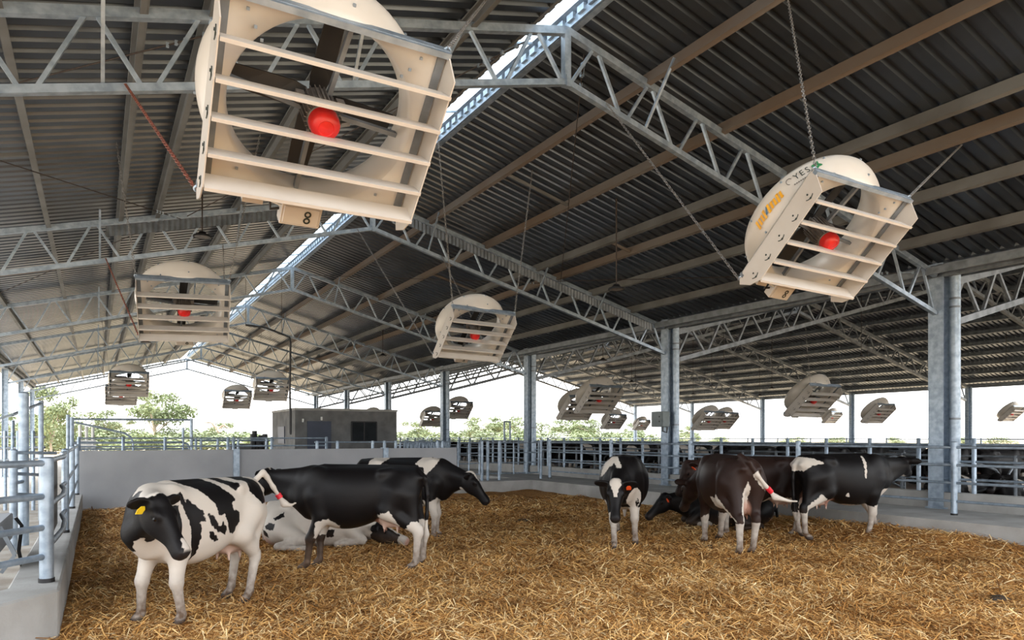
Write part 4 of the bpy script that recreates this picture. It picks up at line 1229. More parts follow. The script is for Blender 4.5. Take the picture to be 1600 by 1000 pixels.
        for s in (-1, 1):
            h = smin(h, sd_ell(Q, (.145, s * .092, .038), (.05, .026, .034)), .03)     # brow
            h = smin(h, sd_ell(Q, (.50, s * .034, -.012), (.035, .030, .034)), .02)    # nostril swelling
            h = np.maximum(h, -sd_ell(Q, (.537, s * .040, -.012), (.020, .012, .015)))
            h = np.maximum(h, -sd_ell(Q, (.165, s * .118, .012), (.026, .018, .020)))
            e0 = v3(.02, s * .085, .03); e1 = v3(.0 + c.get('ear_back', 0), s * .27, c.get('ear_up', .02))
            EM = np.stack([(e1 - e0) / np.linalg.norm(e1 - e0), v3(.85, 0, .4) / np.linalg.norm(v3(.85, 0, .4)), np.cross((e1 - e0) / np.linalg.norm(e1 - e0), v3(.85, 0, .4) / .94)], 1)
            EM[:, 1] -= EM[:, 0] * (EM[:, 0] @ EM[:, 1]); EM[:, 1] /= np.linalg.norm(EM[:, 1]); EM[:, 2] = np.cross(EM[:, 0], EM[:, 1])
            ear = sd_ell(Q, (e0 + e1) / 2, (.118, .022, .060), EM)
            ear = smin(ear, sd_cone(Q, e0, e0 * .6 + e1 * .4, .030, .030), .03)
            ear = np.maximum(ear, -sd_ell(Q, (e0 + e1) / 2 + EM[:, 1] * .026, (.085, .018, .040), EM))
            h = smin(h, ear, .015)
        d = smin(d, h * HS, .045)
        # tail
        tp = c.get('tail')
        if tp is None:
            tp = [(-.86, 0, 1.30), (-.93, 0, 1.22), (-.95, 0, 1.0), (-.94, 0, .72), (-.92, 0, .55)] if not lying else [(-.88, 0, .62), (-.96, .05, .4), (-.95, .2, .1), (-.8, .34, .05)]
        for i in range(len(tp) - 1):
            r0, r1 = .036 - .014 * i / len(tp), .036 - .014 * (i + 1) / len(tp)
            d = smin(d, sd_cone(P, tp[i], tp[i + 1], max(.02, r0), max(.02, r1)), .03 if i else .05)
        sw = c.get('switch')
        e = np.array(tp[-1], float); dr = e - np.array(tp[-2], float); dr /= np.linalg.norm(dr)
        if sw is None: sw = [tuple(e), tuple(e + dr * .10), tuple(e + dr * .24)] if not lying else [tuple(e), tuple(e + dr * .15)]
        rr = [.024, .046, .022, .016]
        for i in range(len(sw) - 1): d = smin(d, sd_cone(P, sw[i], sw[i + 1], rr[min(i, 3)] if i else .024, rr[min(i + 1, 3)]), .02)
        return d
    return F

def build_cow(c, cell=.017):
    F = cow_sdf(c)
    lo = np.array([-1.5, -.8, -.02]); hi = np.array([1.9, .8, 1.75])
    b = c.get('bounds')
    if b: lo, hi = np.array(b[0], float), np.array(b[1], float)
    V, Q = surface_nets(F, lo, hi, cell)
    # relax a little
    for it in range(2):
        acc = np.zeros_like(V); cnt = np.zeros(len(V))
        for i in range(4):
            a, b_ = Q[:, i], Q[:, (i + 1) % 4]
            np.add.at(acc, a, V[b_]); np.add.at(acc, b_, V[a]); np.add.at(cnt, a, 1); np.add.at(cnt, b_, 1)
        V = V * .45 + .55 * acc / cnt[:, None]
    poll, HM = c['_pts']['poll'], c['_pts']['HM']
    H = (V - poll) @ HM / HS
    inhead = (H[:, 0] > -.06) & (H[:, 0] < .56) & (np.abs(H[:, 1]) < .14) & (np.abs(H[:, 2] + .03) < .19)
    lying = c.get('lying', False)
    # patch: positive = dark, negative = white (metres to the edge)
    pat = np.full(len(V), .2 if c.get('base', 'dark') == 'dark' else -.2)
    def paint(sd, dark):                       # sd negative inside
        nonlocal pat
        pat = np.maximum(pat, -sd) if dark else np.minimum(pat, sd)
    for step in c.get('marks', []):
        kind, dark = step[0], step[1]
        if kind == 'side':                     # polygon in side view on one flank: (kind, dark, side, polygon)
            s = step[2]; sd = poly_sd(V[:, 0], V[:, 2], step[3])
            sd = np.where(inhead & (len(step) < 5), .3, sd)
            if s: sd = np.maximum(sd, -V[:, 1] * s - .02)
            paint(sd, dark)
        elif kind == 'ball': paint(sd_ell(V, step[2], step[3]), dark)
        elif kind == 'back':                   # polygon seen from behind / in front (y, z) limited to x range
            sd = poly_sd(V[:, 1], V[:, 2], step[2]); sd = np.maximum(sd, np.maximum(step[3][0] - V[:, 0], V[:, 0] - step[3][1])); paint(sd, dark)
        elif kind == 'below': paint(np.where(inhead, .3, 0) + np.maximum(V[:, 2] - step[2], np.maximum(step[3][0] - V[:, 0], V[:, 0] - step[3][1])) if len(step) > 3 else np.where(inhead, .3, V[:, 2] - step[2]), dark)
        elif kind == 'head': paint(np.where(H[:, 0] < -.045, .2, np.where((np.abs(H[:, 1]) < .4) & (np.abs(H[:, 2] + .03) < .24) & (H[:, 0] < .6), np.maximum(-.2, -H[:, 0] - .02), .3)), dark)
        elif kind == 'face':                   # polygon on the forehead: head frame (along nose, across)
            sd = poly_sd(H[:, 0], H[:, 1], step[2]); sd = np.where((H[:, 2] > -.03) & (np.abs(H[:, 1]) < .13) & (H[:, 0] > -.08), sd, .3); paint(sd, dark)
        elif kind == 'hball': paint(sd_ell(H, step[2], step[3]), dark)
        elif kind == 'seg': paint(sd_cone(V, step[2], step[3], step[4], step[4]), dark)
        elif kind == 'switch':
            sw = c.get('switch') or c.get('tail'); sd = np.full(len(V), 9.)
            for i in range(len(sw) - 1): sd = np.minimum(sd, sd_cone(V, sw[i], sw[i + 1], .075, .06))
            paint(sd, dark)
    z = V[:, 2]
    sm = lambda e0, e1, x: np.clip((x - e0) / (e1 - e0), 0, 1)
    hoof = 1 - sm(.055, .075, z) if not lying else np.zeros(len(V))
    dirt = (1 - sm(.12, .55, z)) * c.get('dirt', .9) if not lying else (1 - sm(.05, .3, z)) * .5
    ud = sd_ell(V, (-.50, 0, .66), (.25, .17, .20)); skin = np.clip(1 - ud / .05, 0, 1) * c.get('udder_skin', .55) if not lying else np.clip(1 - sd_ell(V, (-.62, c.get('leg_side', 1) * .12, .2), (.22, .2, .17)) / .05, 0, 1) * .8
    muz = np.clip(1 - sd_ell(H, (.525, 0, -.025), (.045, .075, .055)) / .02, 0, 1)
    nose = muz * (1 if c.get('nose', 'dark') == 'dark' else 0)
    if c.get('nose', 'dark') == 'pink': skin = np.maximum(skin, muz * .9)
    me = bpy.data.meshes.new('cow_body')
    me.from_pydata(V.tolist(), [], Q.tolist())
    me.polygons.foreach_set('use_smooth', [True] * len(me.polygons))
    for nm, val in (('patch', pat), ('skin', skin), ('dirt', dirt), ('hoof', hoof), ('nose', nose)):
        a = me.attributes.new(nm, 'FLOAT', 'POINT'); a.data.foreach_set('value', val.astype(np.float32))
    me.materials.append(COAT_BROWN if c.get('brown') else COAT_BLACK)
    o = bpy.data.objects.new('cow', me); COL.objects.link(o)
    # eyes, tags, tail band
    for s in (-1, 1):
        p = poll + HM @ v3(.165, s * .098, .012) * HS
        MB().lathe([(-.024, 0), (-.017, .017), (0, .024), (.017, .017), (.024, 0)], 14, 'z', c=tuple(p)).build('eye', EYEM, o, smooth=True)
    for s, mt in c.get('tags', []):
        p = poll + HM @ v3(.038, s * .17, .005) * HS
        n_ = HM @ v3(.9, s * .1, .25); n_ = n_ / np.linalg.norm(n_); u = HM @ v3(0, 1, 0); u = u - n_ * (u @ n_); u /= np.linalg.norm(u); w = np.cross(n_, u)
        m = MB(); pl = [(-.034, -.05), (.034, -.05), (.038, .0), (.018, .034), (-.018, .034), (-.038, .0)]
        m.add([p + n_ * k + u * a + w * b_ for k in (.02, .028) for a, b_ in pl], [tuple(range(6)), tuple(range(11, 5, -1))] + [(i, (i + 1) % 6, (i + 1) % 6 + 6, i + 6) for i in range(6)])
        m.build('ear_tag', mt, o)
    if c.get('band'):
        a, b_ = (Vector(q) for q in c['band'])
        MB().tube([a, b_], .036, 14).build('tail_band', REDTAPE, o, smooth=True)
    tag(o, c['label'], 'cow', c.get('group'))
    return o

def place(c):
    """heading given in the ground plane, degrees from +X"""
    o = build_cow(c, c.get('cell', .017))
    x, y = c['pos']; h = c['heading']
    o.location = (x, y, float(straw_h(np.float64(x), np.float64(y))) + c.get('dz', -.005)); o.rotation_euler = (0, 0, R(h)); s = c.get('scale', 1.0); o.scale = (s, s, s)
    return o
def cam_xy(lat, D): return (lat * CT + D * ST, -lat * ST + D * CT)
def local(pos, head, w, s=1.0):
    dx, dy = w[0] - pos[0], w[1] - pos[1]; a = R(head)
    return ((dx * math.cos(a) + dy * math.sin(a)) / s, (-dx * math.sin(a) + dy * math.cos(a)) / s, (w[2] / s if len(w) > 2 else 0.0))

# the nine animals in the pen, each with its own stance and markings
cow_patched = dict(
    pos=(0.92, 8.195),
    heading=-139.3,
    scale=1.0,
    tail=[(-0.86, 0, 1.31), (-0.984, 0.062, 1.439), (-1.04, 0.072, 1.383), (-1.107, 0.113, 1.257), (-1.174, 0.154, 1.129)],
    switch=[(-1.174, 0.154, 1.129), (-1.192, 0.205, 1.052), (-1.214, 0.271, 1.029), (-1.237, 0.337, 1.06)],
    band=((-1.154, 0.141, 1.169), (-1.177, 0.161, 1.122)),
    bounds=((-1.7, -1.0, -0.02), (1.7, 0.8, 1.75)),
    fl=(0.455, 0.238, 0),
    fr=(0.536, -0.223, 0),
    hl=(-0.487, 0.222, 0),
    poll=(0.964, 0.396, 1.259),
    muzzle=(-0.013, 0.345, -0.44),
    base='white',
    marks=[('side', True, 1, [(0.528, 1.486), (0.113, 1.496), (-0.045, 1.385), (-0.241, 1.18), (-0.165, 1.165), (-0.165, 1.081), (-0.226, 1.064), (-0.279, 1.048), (-0.279, 0.941), (-0.226, 0.893), (-0.18, 0.824), (-0.105, 0.844), (-0.045, 1.008), (-0.031, 1.052), (0.071, 1.052), (0.085, 1.166), (0.225, 1.32), (0.413, 1.431)]), ('side', True, 1, [(-0.105, 1.423), (-0.211, 1.435), (-0.351, 1.356), (-0.304, 1.272), (-0.211, 1.332)]), ('side', True, 1, [(-0.383, 1.441), (-0.53, 1.445), (-0.751, 1.366), (-0.786, 1.113), (-0.63, 1.103), (-0.497, 1.248), (-0.497, 1.336)]), ('side', True, 1, [(0.439, 1.237), (0.399, 1.233), (0.252, 1.11), (0.23, 1.007), (0.307, 1.006), (0.413, 1.126)]), ('side', True, 1, [(0.211, 1.086), (0.142, 1.059), (0.056, 0.937), (-0.001, 0.972), (-0.06, 0.902), (-0.045, 0.831), (0.085, 0.878), (0.17, 0.97)]), ('side', True, 1, [(0.184, 0.891), (0.142, 0.896), (0.056, 0.792), (0.099, 0.773), (0.17, 0.828)]), ('side', True, 1, [(0.519, 1.295), (0.468, 1.319), (0.425, 1.193), (0.333, 1.105), (0.28, 0.939), (0.293, 0.679), (0.328, 0.604), (0.386, 0.693), (0.399, 0.953), (0.468, 1.138)], 'all'), ('ball', True, (0.681, -0.166, 1.005), (0.17, 0.17, 0.2)), ('ball', True, (0.746, -0.048, 0.85), (0.07, 0.08, 0.07)), ('ball', False, (0.815, 0.213, 0.709), (0.1, 0.12, 0.1))],
    tags=[(-1,YELLOW)], nose='dark', label='white cow with black patches and a yellow ear tag, nearest on the left')
cow_side = dict(
    pos=(3.206, 9.848),
    heading=149.7,
    scale=1.04,
    fl=(0.66, 0.2, 0),
    fr=(0.557, -0.093, 0),
    hl=(-0.775, 0.192, 0),
    hr=(-0.828, -0.191, 0),
    poll=(1.239, -0.173, 1.261),
    muzzle=(0.4, -0.15, -0.3),
    marks=[('side', False, 1, [(-0.323, 0.753), (-0.495, 0.806), (-0.656, 0.517), (-0.591, 0.484), (-0.312, 0.549)]), ('side', False, 1, [(0.6, 0.463), (0.503, 0.635), (0.375, 0.624), (0.353, 0.517), (0.503, 0.452)]), ('side', False, 0, [(-0.763, 0.656), (-0.935, 0.645), (-0.935, -0.084), (-0.613, -0.084), (-0.656, 0.517)]), ('side', False, 0, [(0.847, 0.044), (0.697, 0.066), (0.697, -0.127), (0.868, -0.127)])],
    label='large black cow standing side-on behind the patched white cow, its head hidden')
cow_blanket = dict(
    pos=(5.035, 12.52),
    heading=-34.3,
    scale=1.06,
    fr=(0.519, -0.219, 0),
    poll=(1.104, -0.159, 1.1),
    muzzle=(0.333, -0.037, -0.4),
    marks=[('side', False, 0, [(0.188, 1.308), (0.3, 1.446), (0.608, 1.397), (0.566, 1.308), (0.384, 1.114), (0.328, 1.252)]), ('side', False, 0, [(-0.643, 1.278), (-0.629, 1.361), (-0.544, 1.445), (-0.261, 1.445), (-0.459, 1.25)]), ('side', False, 0, [(0.327, 0.692), (0.425, 0.637), (0.566, 0.721), (0.692, 0.583), (0.622, -0.057), (0.313, -0.116)])],
    label='black cow with a white shoulder blanket and blaze, looking right beyond the large black cow')
cow_resting = dict(
    pos=(3.198, 11.914),
    heading=-28.3,
    scale=1.0,
    lying=True,
    poll=(0.977, -0.034, 0.295),
    muzzle=(0.448, -0.066, -0.16),
    marks=[('side', True, 0, [(-0.618, 0.505), (-0.464, 0.608), (-0.451, 0.53), (-0.58, 0.479)]), ('side', True, 0, [(-0.76, 0.376), (-0.683, 0.44), (-0.58, 0.427), (-0.606, 0.323), (-0.734, 0.324)]), ('side', True, 0, [(-0.837, 0.324), (-0.734, 0.298), (-0.683, 0.194), (-0.811, 0.22)]), ('side', True, 0, [(0.218, 0.319), (0.347, 0.319), (0.322, 0.189), (0.218, 0.189)]), ('side', True, 0, [(0.879, 0.257), (1.023, 0.322), (1.05, 0.23), (0.918, 0.204)]), ('head', True)],
    base='white', nose='pink', leg_side=-1, label='white spotted cow lying in the straw behind the legs of the large black cow')
cow_front = dict(
    pos=(8.056, 9.863),
    heading=-130.3,
    scale=1.08,
    fr=(0.95, -0.12, 0),
    fl=(0.38, 0.19, 0),
    hl=(-0.52, 0.17, 0),
    hr=(-0.95, -0.13, 0),
    poll=(1.127, -0.099, 1.009),
    muzzle=(0.243, 0.002, -0.46),
    marks=[('back', False, [(-0.366, 1.063), (-0.29, 1.302), (-0.183, 1.441), (-0.089, 1.422), (0.005, 1.185), (-0.042, 1.166), (-0.136, 1.303), (-0.195, 1.243), (-0.314, 1.099)], (0.2, 0.9))],
    wide=1.18, tags=[(1,ORANGE)], label='black cow walking towards the camera with a white heart on its forehead')
cow_lying = dict(
    pos=(11.403, 10.594),
    heading=147.7,
    scale=1.05,
    lying=True,
    poll=(1.191, 0.042, 0.586),
    muzzle=(0.398, 0.064, -0.36),
    marks=[],
    tags=[(1,ORANGE)], leg_side=1, label='black cow lying down behind the brown cow, muzzle pointing left')
cow_rear = dict(
    pos=(9.112, 8.458),
    heading=63.7,
    scale=1.1,
    hl=(-0.86, 0.16, 0),
    hr=(-0.68, -0.1, 0),
    fl=(0.42, 0.2, 0),
    fr=(0.72, -0.15, 0),
    poll=(1.08, 0.18, 0.92),
    muzzle=(0.55, 0.1, -0.75),
    tail=[(-0.86, 0, 1.31), (-0.767, 0.105, 1.419), (-0.909, 0.033, 1.334), (-0.918, -0.091, 1.146), (-0.882, -0.227, 0.991), (-0.843, -0.327, 0.889)],
    switch=[(-0.843, -0.327, 0.889), (-0.846, -0.372, 0.835), (-0.771, -0.602, 0.773), (-0.78, -0.729, 0.764)],
    band=((-0.874, -0.248, 0.973), (-0.842, -0.318, 0.907)),
    marks=[('back', False, [(0.033, 1.066), (-0.021, 0.961), (-0.015, 0.75), (0.005, 0.558), (0.029, 0.328), (0.127, 0.367), (0.137, 0.636), (0.098, 0.865)], (-1.2, -0.35)), ('side', False, 1, [(-0.115, 0.79), (-0.311, 0.766), (-0.474, 0.859), (-0.632, 0.697), (-0.934, 0.499), (-0.735, 0.475), (-0.421, 0.616), (-0.143, 0.578)]), ('seg', False, (-0.918, -0.091, 1.146), (-0.843, -0.327, 0.889), 0.06)],
    brown=True, label='dark brown cow seen from behind, red band on its swishing tail')
cow_beyond = dict(
    pos=(10.978, 9.51),
    heading=147.7,
    scale=1.08,
    hl=(-0.6, 0.2, 0),
    hr=(-0.76, -0.15, 0),
    fl=(0.55, 0.2, 0),
    poll=(1.184, 0.227, 1.272),
    muzzle=(0.218, 0.058, -0.48),
    marks=[('side', False, 0, [(0.044, 0.668), (-0.169, 0.608), (-0.443, 0.639), (-0.655, 0.671), (-0.685, 0.563), (-0.321, 0.5), (0.014, 0.53)])],
    brown=True, tags=[(1,ORANGE)], label='dark cow facing left, half hidden behind the brown cow')
cow_fence = dict(
    pos=(11.529, 7.996),
    heading=-17.3,
    scale=1.06,
    hr=(-0.783, -0.158, 0),
    hl=(-0.613, 0.252, 0),
    fr=(0.396, -0.134, 0),
    fl=(0.852, 0.152, 0),
    poll=(1.306, 0.163, 1.252),
    muzzle=(0.373, 0.283, -0.16),
    marks=[('side', False, 0, [(-1.053, 1.126), (-0.885, 1.367), (-0.722, 1.352), (-0.531, 1.258), (-0.754, 1.231), (-0.846, 1.14)]), ('side', False, 0, [(0.28, 1.374), (0.247, 1.252), (0.192, 1.013), (0.165, 1.034), (0.192, 1.281), (0.233, 1.369)]), ('side', False, 0, [(-0.735, 0.623), (-0.62, 0.765), (-0.421, 0.587), (-0.554, 0.489), (-0.735, 0.493)]), ('side', False, 0, [(0.439, 0.539), (0.767, 0.709), (0.854, 0.633), (0.802, 0.471), (0.594, 0.402), (0.439, 0.391)]), ('side', False, 0, [(-0.166, 0.736), (-0.116, 0.778), (-0.066, 0.691)]), ('side', False, 0, [(0.251, 0.396), (0.422, 0.524), (0.629, 0.446), (0.629, -0.057), (0.217, -0.043)]), ('side', False, -1, [(-0.833, 0.568), (-0.718, 0.666), (-0.718, -0.012), (-0.979, -0.003), (-0.963, 0.284), (-0.833, 0.338)])],
    label='black cow with a thin white shoulder stripe standing at the right fence')
# further markings
cow_patched['marks'] += [('head', True), ('ball', True, (.80, .10, 1.18), (.20, .17, .17)), ('ball', True, (.92, .22, 1.02), (.15, .16, .2)), ('ball', True, (.84, .0, .98), (.2, .2, .22)), ('ball', True, (.70, -.15, 1.2), (.16, .14, .2)),
    ('ball', False, (.80, .16, .80), (.14, .14, .12)), ('ball', True, (.50, -.27, .52), (.09, .06, .06)), ('ball', True, (.53, -.25, .40), (.05, .05, .07)), ('ball', True, (.80, .22, .88), (.06, .08, .06)),
    ('face', False, [(.40, -.02), (.54, -.04), (.54, .05), (.40, .03)]), ('ball', False, (.72, .2, 1.34), (.2, .12, .10)), ('side', False, -1, [(.2, .2), (.7, .2), (.7, .95), (.2, .95)])]
cow_patched['marks'] += [('ball', True, (.74, -.12, 1.08), (.2, .17, .22))]
cow_side['marks'][1] = ('side', False, 0, [(.54, .44), (.50, .66), (.34, .70), (.20, .60), (.22, .44)])
cow_side['marks'] += [('face', False, [(-.05, -.03), (.3, -.03), (.3, .03), (-.05, .03)])]
cow_side['tail'] = [(-.86, 0, 1.30), (-.93, 0, 1.22), (-.955, 0, 1.0), (-.95, .01, .72), (-.94, .01, .58)]
cow_side['switch'] = [(-.94, .01, .58), (-.94, .01, .46), (-.92, .01, .3)]
cow_side['marks'] += [('switch', False)]
cow_blanket['marks'] += [('face', False, [(-.06, -.05), (.02, -.06), (.16, -.02), (.16, .02), (.02, .06), (-.06, .05)]), ('hball', False, (.53, 0, .01), (.03, .035, .03)), ('hball', False, (.13, 0, -.19), (.12, .06, .04)), ('below', False, .62)]
cow_resting['marks'] += [('face', False, [(-.05, -.035), (.5, -.03), (.5, .03), (-.05, .035)]), ('hball', False, (.48, 0, -.02), (.12, .12, .12))]
cow_front['marks'] += [('face', False, [(-.04, -.07), (-.07, -.045), (-.045, 0), (-.07, .045), (-.04, .07), (.05, .075), (.12, .045), (.22, .016), (.22, -.016), (.12, -.045), (.05, -.075)]),
    ('below', False, .60), ('ball', False, (.66, .17, .74), (.25, .12, .2)), ('ball', True, (.60, .24, .62), (.08, .06, .13)), ('ball', False, (.35, .26, .95), (.05, .08, .22)), ('ball', True, (.6, -.2, .7), (.16, .14, .2)),
    ('ball', False, (.45, -.22, .62), (.1, .1, .16))]
cow_lying['marks'] += [('ball', False, (.5, .22, .08), (.16, .14, .07))]
cow_rear['marks'] += [('below', False, .47), ('ball', True, (.5, .2, .62), (.13, .13, .26)), ('ball', True, (.68, -.15, .62), (.13, .13, .3)), ('ball', False, (-.3, .17, .68), (.22, .14, .15)), ('switch', False)]
cow_rear['udder'] = 1.12; cow_rear['udder_skin'] = .75
cow_rear['bounds'] = ((-1.25, -1.0, -.02), (1.75, .8, 1.75))
cow_beyond['marks'] += [('ball', False, (-.42, .2, .60), (.32, .25, .11)), ('below', False, .52)]
cow_fence['marks'] += [('ball', False, (.70, -.05, .72), (.17, .25, .12)), ('ball', False, (.02, -.1, .50), (.5, .25, .07)), ('below', False, .45), ('hball', False, (.02, 0, .11), (.07, .06, .05)), ('hball', False, (.22, 0, -.17), (.2, .05, .05))]
for c in (cow_patched, cow_side, cow_blanket, cow_resting, cow_front, cow_lying, cow_rear, cow_beyond, cow_fence):
    place(c)

# ------------------------------------------------------------------ stall shed on the right: dividers and resting herd
def divider(x0, x1, z0=.15):
    s = 1 if x1 > x0 else -1; L = abs(x1 - x0); f = lambda u, z: (x0 + s * u * L, 0, z0 + z)
    m = MB()
    m.tube([f(0, 1.05), f(.30, 1.12), f(.70, .98), f(.86, .90), f(.95, .76), f(.93, .60), f(.82, .48), f(.62, .44), f(.40, .38), f(.15, .22), f(0, .16)], .032, 8)
    m.tube([f(0, 0), f(0, 1.3)], .04, 8)
    return m.build('stall_divider', GALV_DULL, smooth=True)
rows = [(17.1, 19.2, 'first'), (21.4, 19.4, 'second'), (25.0, 27.2, 'third')]
for x0, x1, nm in rows:
    proto = divider(x0, x1); n = 0
    for i in range(34):
        y = 6.5 + 1.25 * i
        if nm == 'third' and i % 2: continue
        o = proto if n == 0 else proto.copy()
        if n: COL.objects.link(o)
        n += 1; o.location = (0, y, 0)
        tag(o, 'bent pipe stall divider in the %s row of the stall shed beyond the kerb' % nm, 'stall divider', 'stall dividers, %s row' % nm)
    e_ = empty('neck_rail'); tag(e_, 'long neck rail along the %s row of stall dividers' % nm, 'rail')
    for z in (1.28, 1.42): MB().tube([(x0, 5, z), (x0, 49, z)], .028, 8).build('rail', GALV_DULL, e_, smooth=True)
e_ = empty('far_side_fence'); tag(e_, 'long pipe fence along the far side of the stall shed', 'fence')
for z in (.7, 1.2, 1.72): MB().tube([(46.6, -2, z), (46.6, 60, z)], .035, 6).build('rail', GALV, e_, smooth=True)
for i in range(21): post(MB(), 46.6, -1 + 3 * i, .1, 1.8, .05).build('post', GALV, e_, smooth=True)
e_ = empty('far_end_fence'); tag(e_, 'pipe fence across the far end of the stall shed', 'fence')
for z in (.7, 1.2, 1.75): MB().tube([(16, 57.5, z), (46, 57.5, z)], .035, 6).build('rail', GALV, e_, smooth=True)
for i in range(11): post(MB(), 16 + 3 * i, 57.5, .1, 1.8, .05).build('post', GALV, e_, smooth=True)
protos = [build_cow(dict(cell=.03, label='x', poll=(1.2, 0, 1.3), marks=[('below', False, .5)])),
          build_cow(dict(cell=.03, label='x', poll=(1.22, .1, 1.1), muzzle=(.7, 0, -.6), marks=[('side', False, 0, [(-.5, 1.0), (-.3, 1.5), (.1, 1.5), (0, 1.1)]), ('below', False, .6), ('ball', False, (-.8, 0, 1.1), (.25, .4, .25))])),
          build_cow(dict(cell=.03, label='x', lying=True, poll=(1.1, .1, .8), muzzle=(.8, .1, -.4), marks=[('ball', False, (.2, 0, .5), (.15, .5, .3))]))]
used = [0, 0, 0]
def stall_cow(k, x, y, h, lab, grp):
    o = protos[k] if used[k] == 0 else copy_tree(protos[k]); used[k] += 1
    o.location = (x, y, .15); o.rotation_euler = (0, 0, R(h)); tag(o, lab, 'cow', grp)
rr = random.Random(11)
kinds = [('black cow standing among the stall dividers beyond the kerb', 'black cows standing in the stalls'),
         ('black cow with white patches standing among the stall dividers', 'patched cows standing in the stalls'),
         ('black cow lying between the stall dividers beyond the kerb', 'cows lying in the stalls')]
for (xa, hd, ys_) in ((18.5, 180, range(0, 34)), (20.3, 0, range(0, 34)), (26.2, 180, range(0, 34)), (29.0, 0, range(0, 30))):
    for i in ys_:
        if rr.random() < .38: continue
        k = rr.choice([0, 0, 0, 1, 2]); y = 6.5 + 1.25 * i + .62
        stall_cow(k, xa + rr.uniform(-.2, .2), y, hd + rr.uniform(-6, 6), *kinds[k])

# ------------------------------------------------------------------ small grey building behind the far wall
bd = empty('utility_building', (0, 0, 0)); tag(bd, 'small flat-roofed grey rendered building with a dark blue door behind the far wall', 'building')
def onY(px, py, Y):
    D = Y / (CT - (px - 800) / FPX * ST); return at(px, py, D)
BY = 32.0
xa, xb = onY(461, 640, BY).x, onY(620, 648, BY).x; zt = 3.06
m = MB(); m.box(((xa + xb) / 2, BY + 2.35, zt / 2), (xb - xa, 4.7, zt)); m.build('wall', CONC_DARK, bd)
m = MB(); m.box(((xa + xb) / 2, BY + 2.35, zt + .04), (xb - xa + .06, 4.76, .10)); m.build('roof_slab', CONC, bd)
d0, d1 = onY(480, 658, BY), onY(517, 658, BY)
m = MB(); m.box(((d0.x + d1.x) / 2, BY - .02, d0.z / 2), (d1.x - d0.x, .06, d0.z)); dr = m.build('door', DOORM, bd)
m = MB(); m.box((d0.x + .1, BY - .07, 1.0), (.1, .04, .03)); m.build('handle', GALV, dr)
w0, w1 = onY(549, 659, BY), onY(588, 689, BY)
m = MB(); m.box(((w0.x + w1.x) / 2, BY - .01, (w0.z + w1.z) / 2), (w1.x - w0.x, .06, w0.z - w1.z)); wnd = m.build('window', GLASSDARK, bd)
m = MB()
for x in (w0.x, (w0.x + w1.x) / 2, w1.x): m.box((x, BY - .04, (w0.z + w1.z) / 2), (.05, .04, w0.z - w1.z))
for z in (w0.z, w1.z): m.box(((w0.x + w1.x) / 2, BY - .04, z), (w1.x - w0.x, .04, .05))
m.build('frame', BLACK, wnd)
m = MB(); m.box((xa - .01, BY + 2.6, 1.95), (.06, 1.3, .8)); sw_ = m.build('side_window', DOORM, bd)
for px, py in ((473, 657), (502, 654)):
    p = onY(px, py, BY); m = MB(); m.box((p.x, BY - .05, p.z), (.07, .1, .16)); m.build('wall_light', WHITEP, bd, bevel=.01)

# ------------------------------------------------------------------ cattle yards beyond the far wall
def pipe_run(name, lab, runs, r=.035, cat='fence', Y=27.0, mt=GALV):
    e_ = empty(name); tag(e_, lab, cat)
    for nm, pts, rad in runs:
        q = [onY(px, py, Y) for px, py in pts]
        if nm == 'post': q[-1].z = -.1
        if nm == 'tube': q[0].z = q[-1].z = -.1
        MB().tube(q, rad, 8).build(nm, mt, e_, smooth=True)
    return e_
pipe_run('yard_gateway', 'tall galvanised pipe frame with a sloping brace beyond the left half of the far wall', [
    ('post', [(106, 648), (106, 712)], .05), ('post', [(112, 652), (112, 712)], .07), ('post', [(299, 654), (299, 712)], .05), ('post', [(286, 668), (286, 712)], .04),
    ('top_rail', [(112, 655), (299, 656)], .035), ('brace', [(118, 660), (160, 669), (195, 677), (204, 683), (208, 692), (208, 706)], .035),
    ('rail', [(106, 692), (285, 691), (293, 694), (296, 702)], .04), ('rail', [(100, 702), (299, 701)], .03)], Y=27)
pipe_run('yard_race', 'white pipe loading race behind the tall frame at the left', [
    ('post', [(125, 664), (125, 708)], .05), ('post', [(135, 666), (135, 708)], .05), ('post', [(145, 668), (145, 708)], .05), ('rail', [(118, 690), (150, 690)], .06), ('rail', [(118, 698), (150, 697)], .06),
    ('bent_rail', [(110, 694), (140, 694), (147, 698), (150, 706)], .045)], Y=29, mt=WHITEP)
pipe_run('yard_fence', 'low yard fence running from the tall frame to the grey building', [
    ('rail', [(300, 688), (428, 688)], .035), ('rail', [(300, 697), (428, 697)], .03)] + [('post', [(x, 684), (x, 712)], .045) for x in (306, 314, 340, 372, 416, 424)], Y=27.5)
for i, (px, ty) in enumerate([(395, 678), (400, 673), (405, 682), (410, 680), (414, 678), (418, 684)]):
    p = onY(px, ty, 29.5); m = MB(); m.tube([(p.x, 29.5 + .3 * (i % 2), -.1), (p.x, 29.5 + .3 * (i % 2), p.z)], .10, 10)
    tag(m.build('dark_post', BLACK, smooth=True), '%s of the dark stout posts left of the grey building' % nth(i), 'post', 'dark posts beside the grey building')
m = MB(); p = onY(392, 695, 28.5); q = onY(360, 695, 28.5); m.box(((p.x + q.x) / 2, 28.8, .8), (abs(p.x - q.x), .8, 1.6)); tag(m.build('concrete_block', CONC_DARK), 'low dark block standing before the dark posts', 'block')
pipe_run('loading_gateway', 'slender portal frame seen before the trees left of the third valley column', [
    ('post', [(788, 660), (788, 700)], .07), ('post', [(797, 660), (797, 700)], .07), ('rail', [(787, 659), (798, 659)], .05)], Y=44)
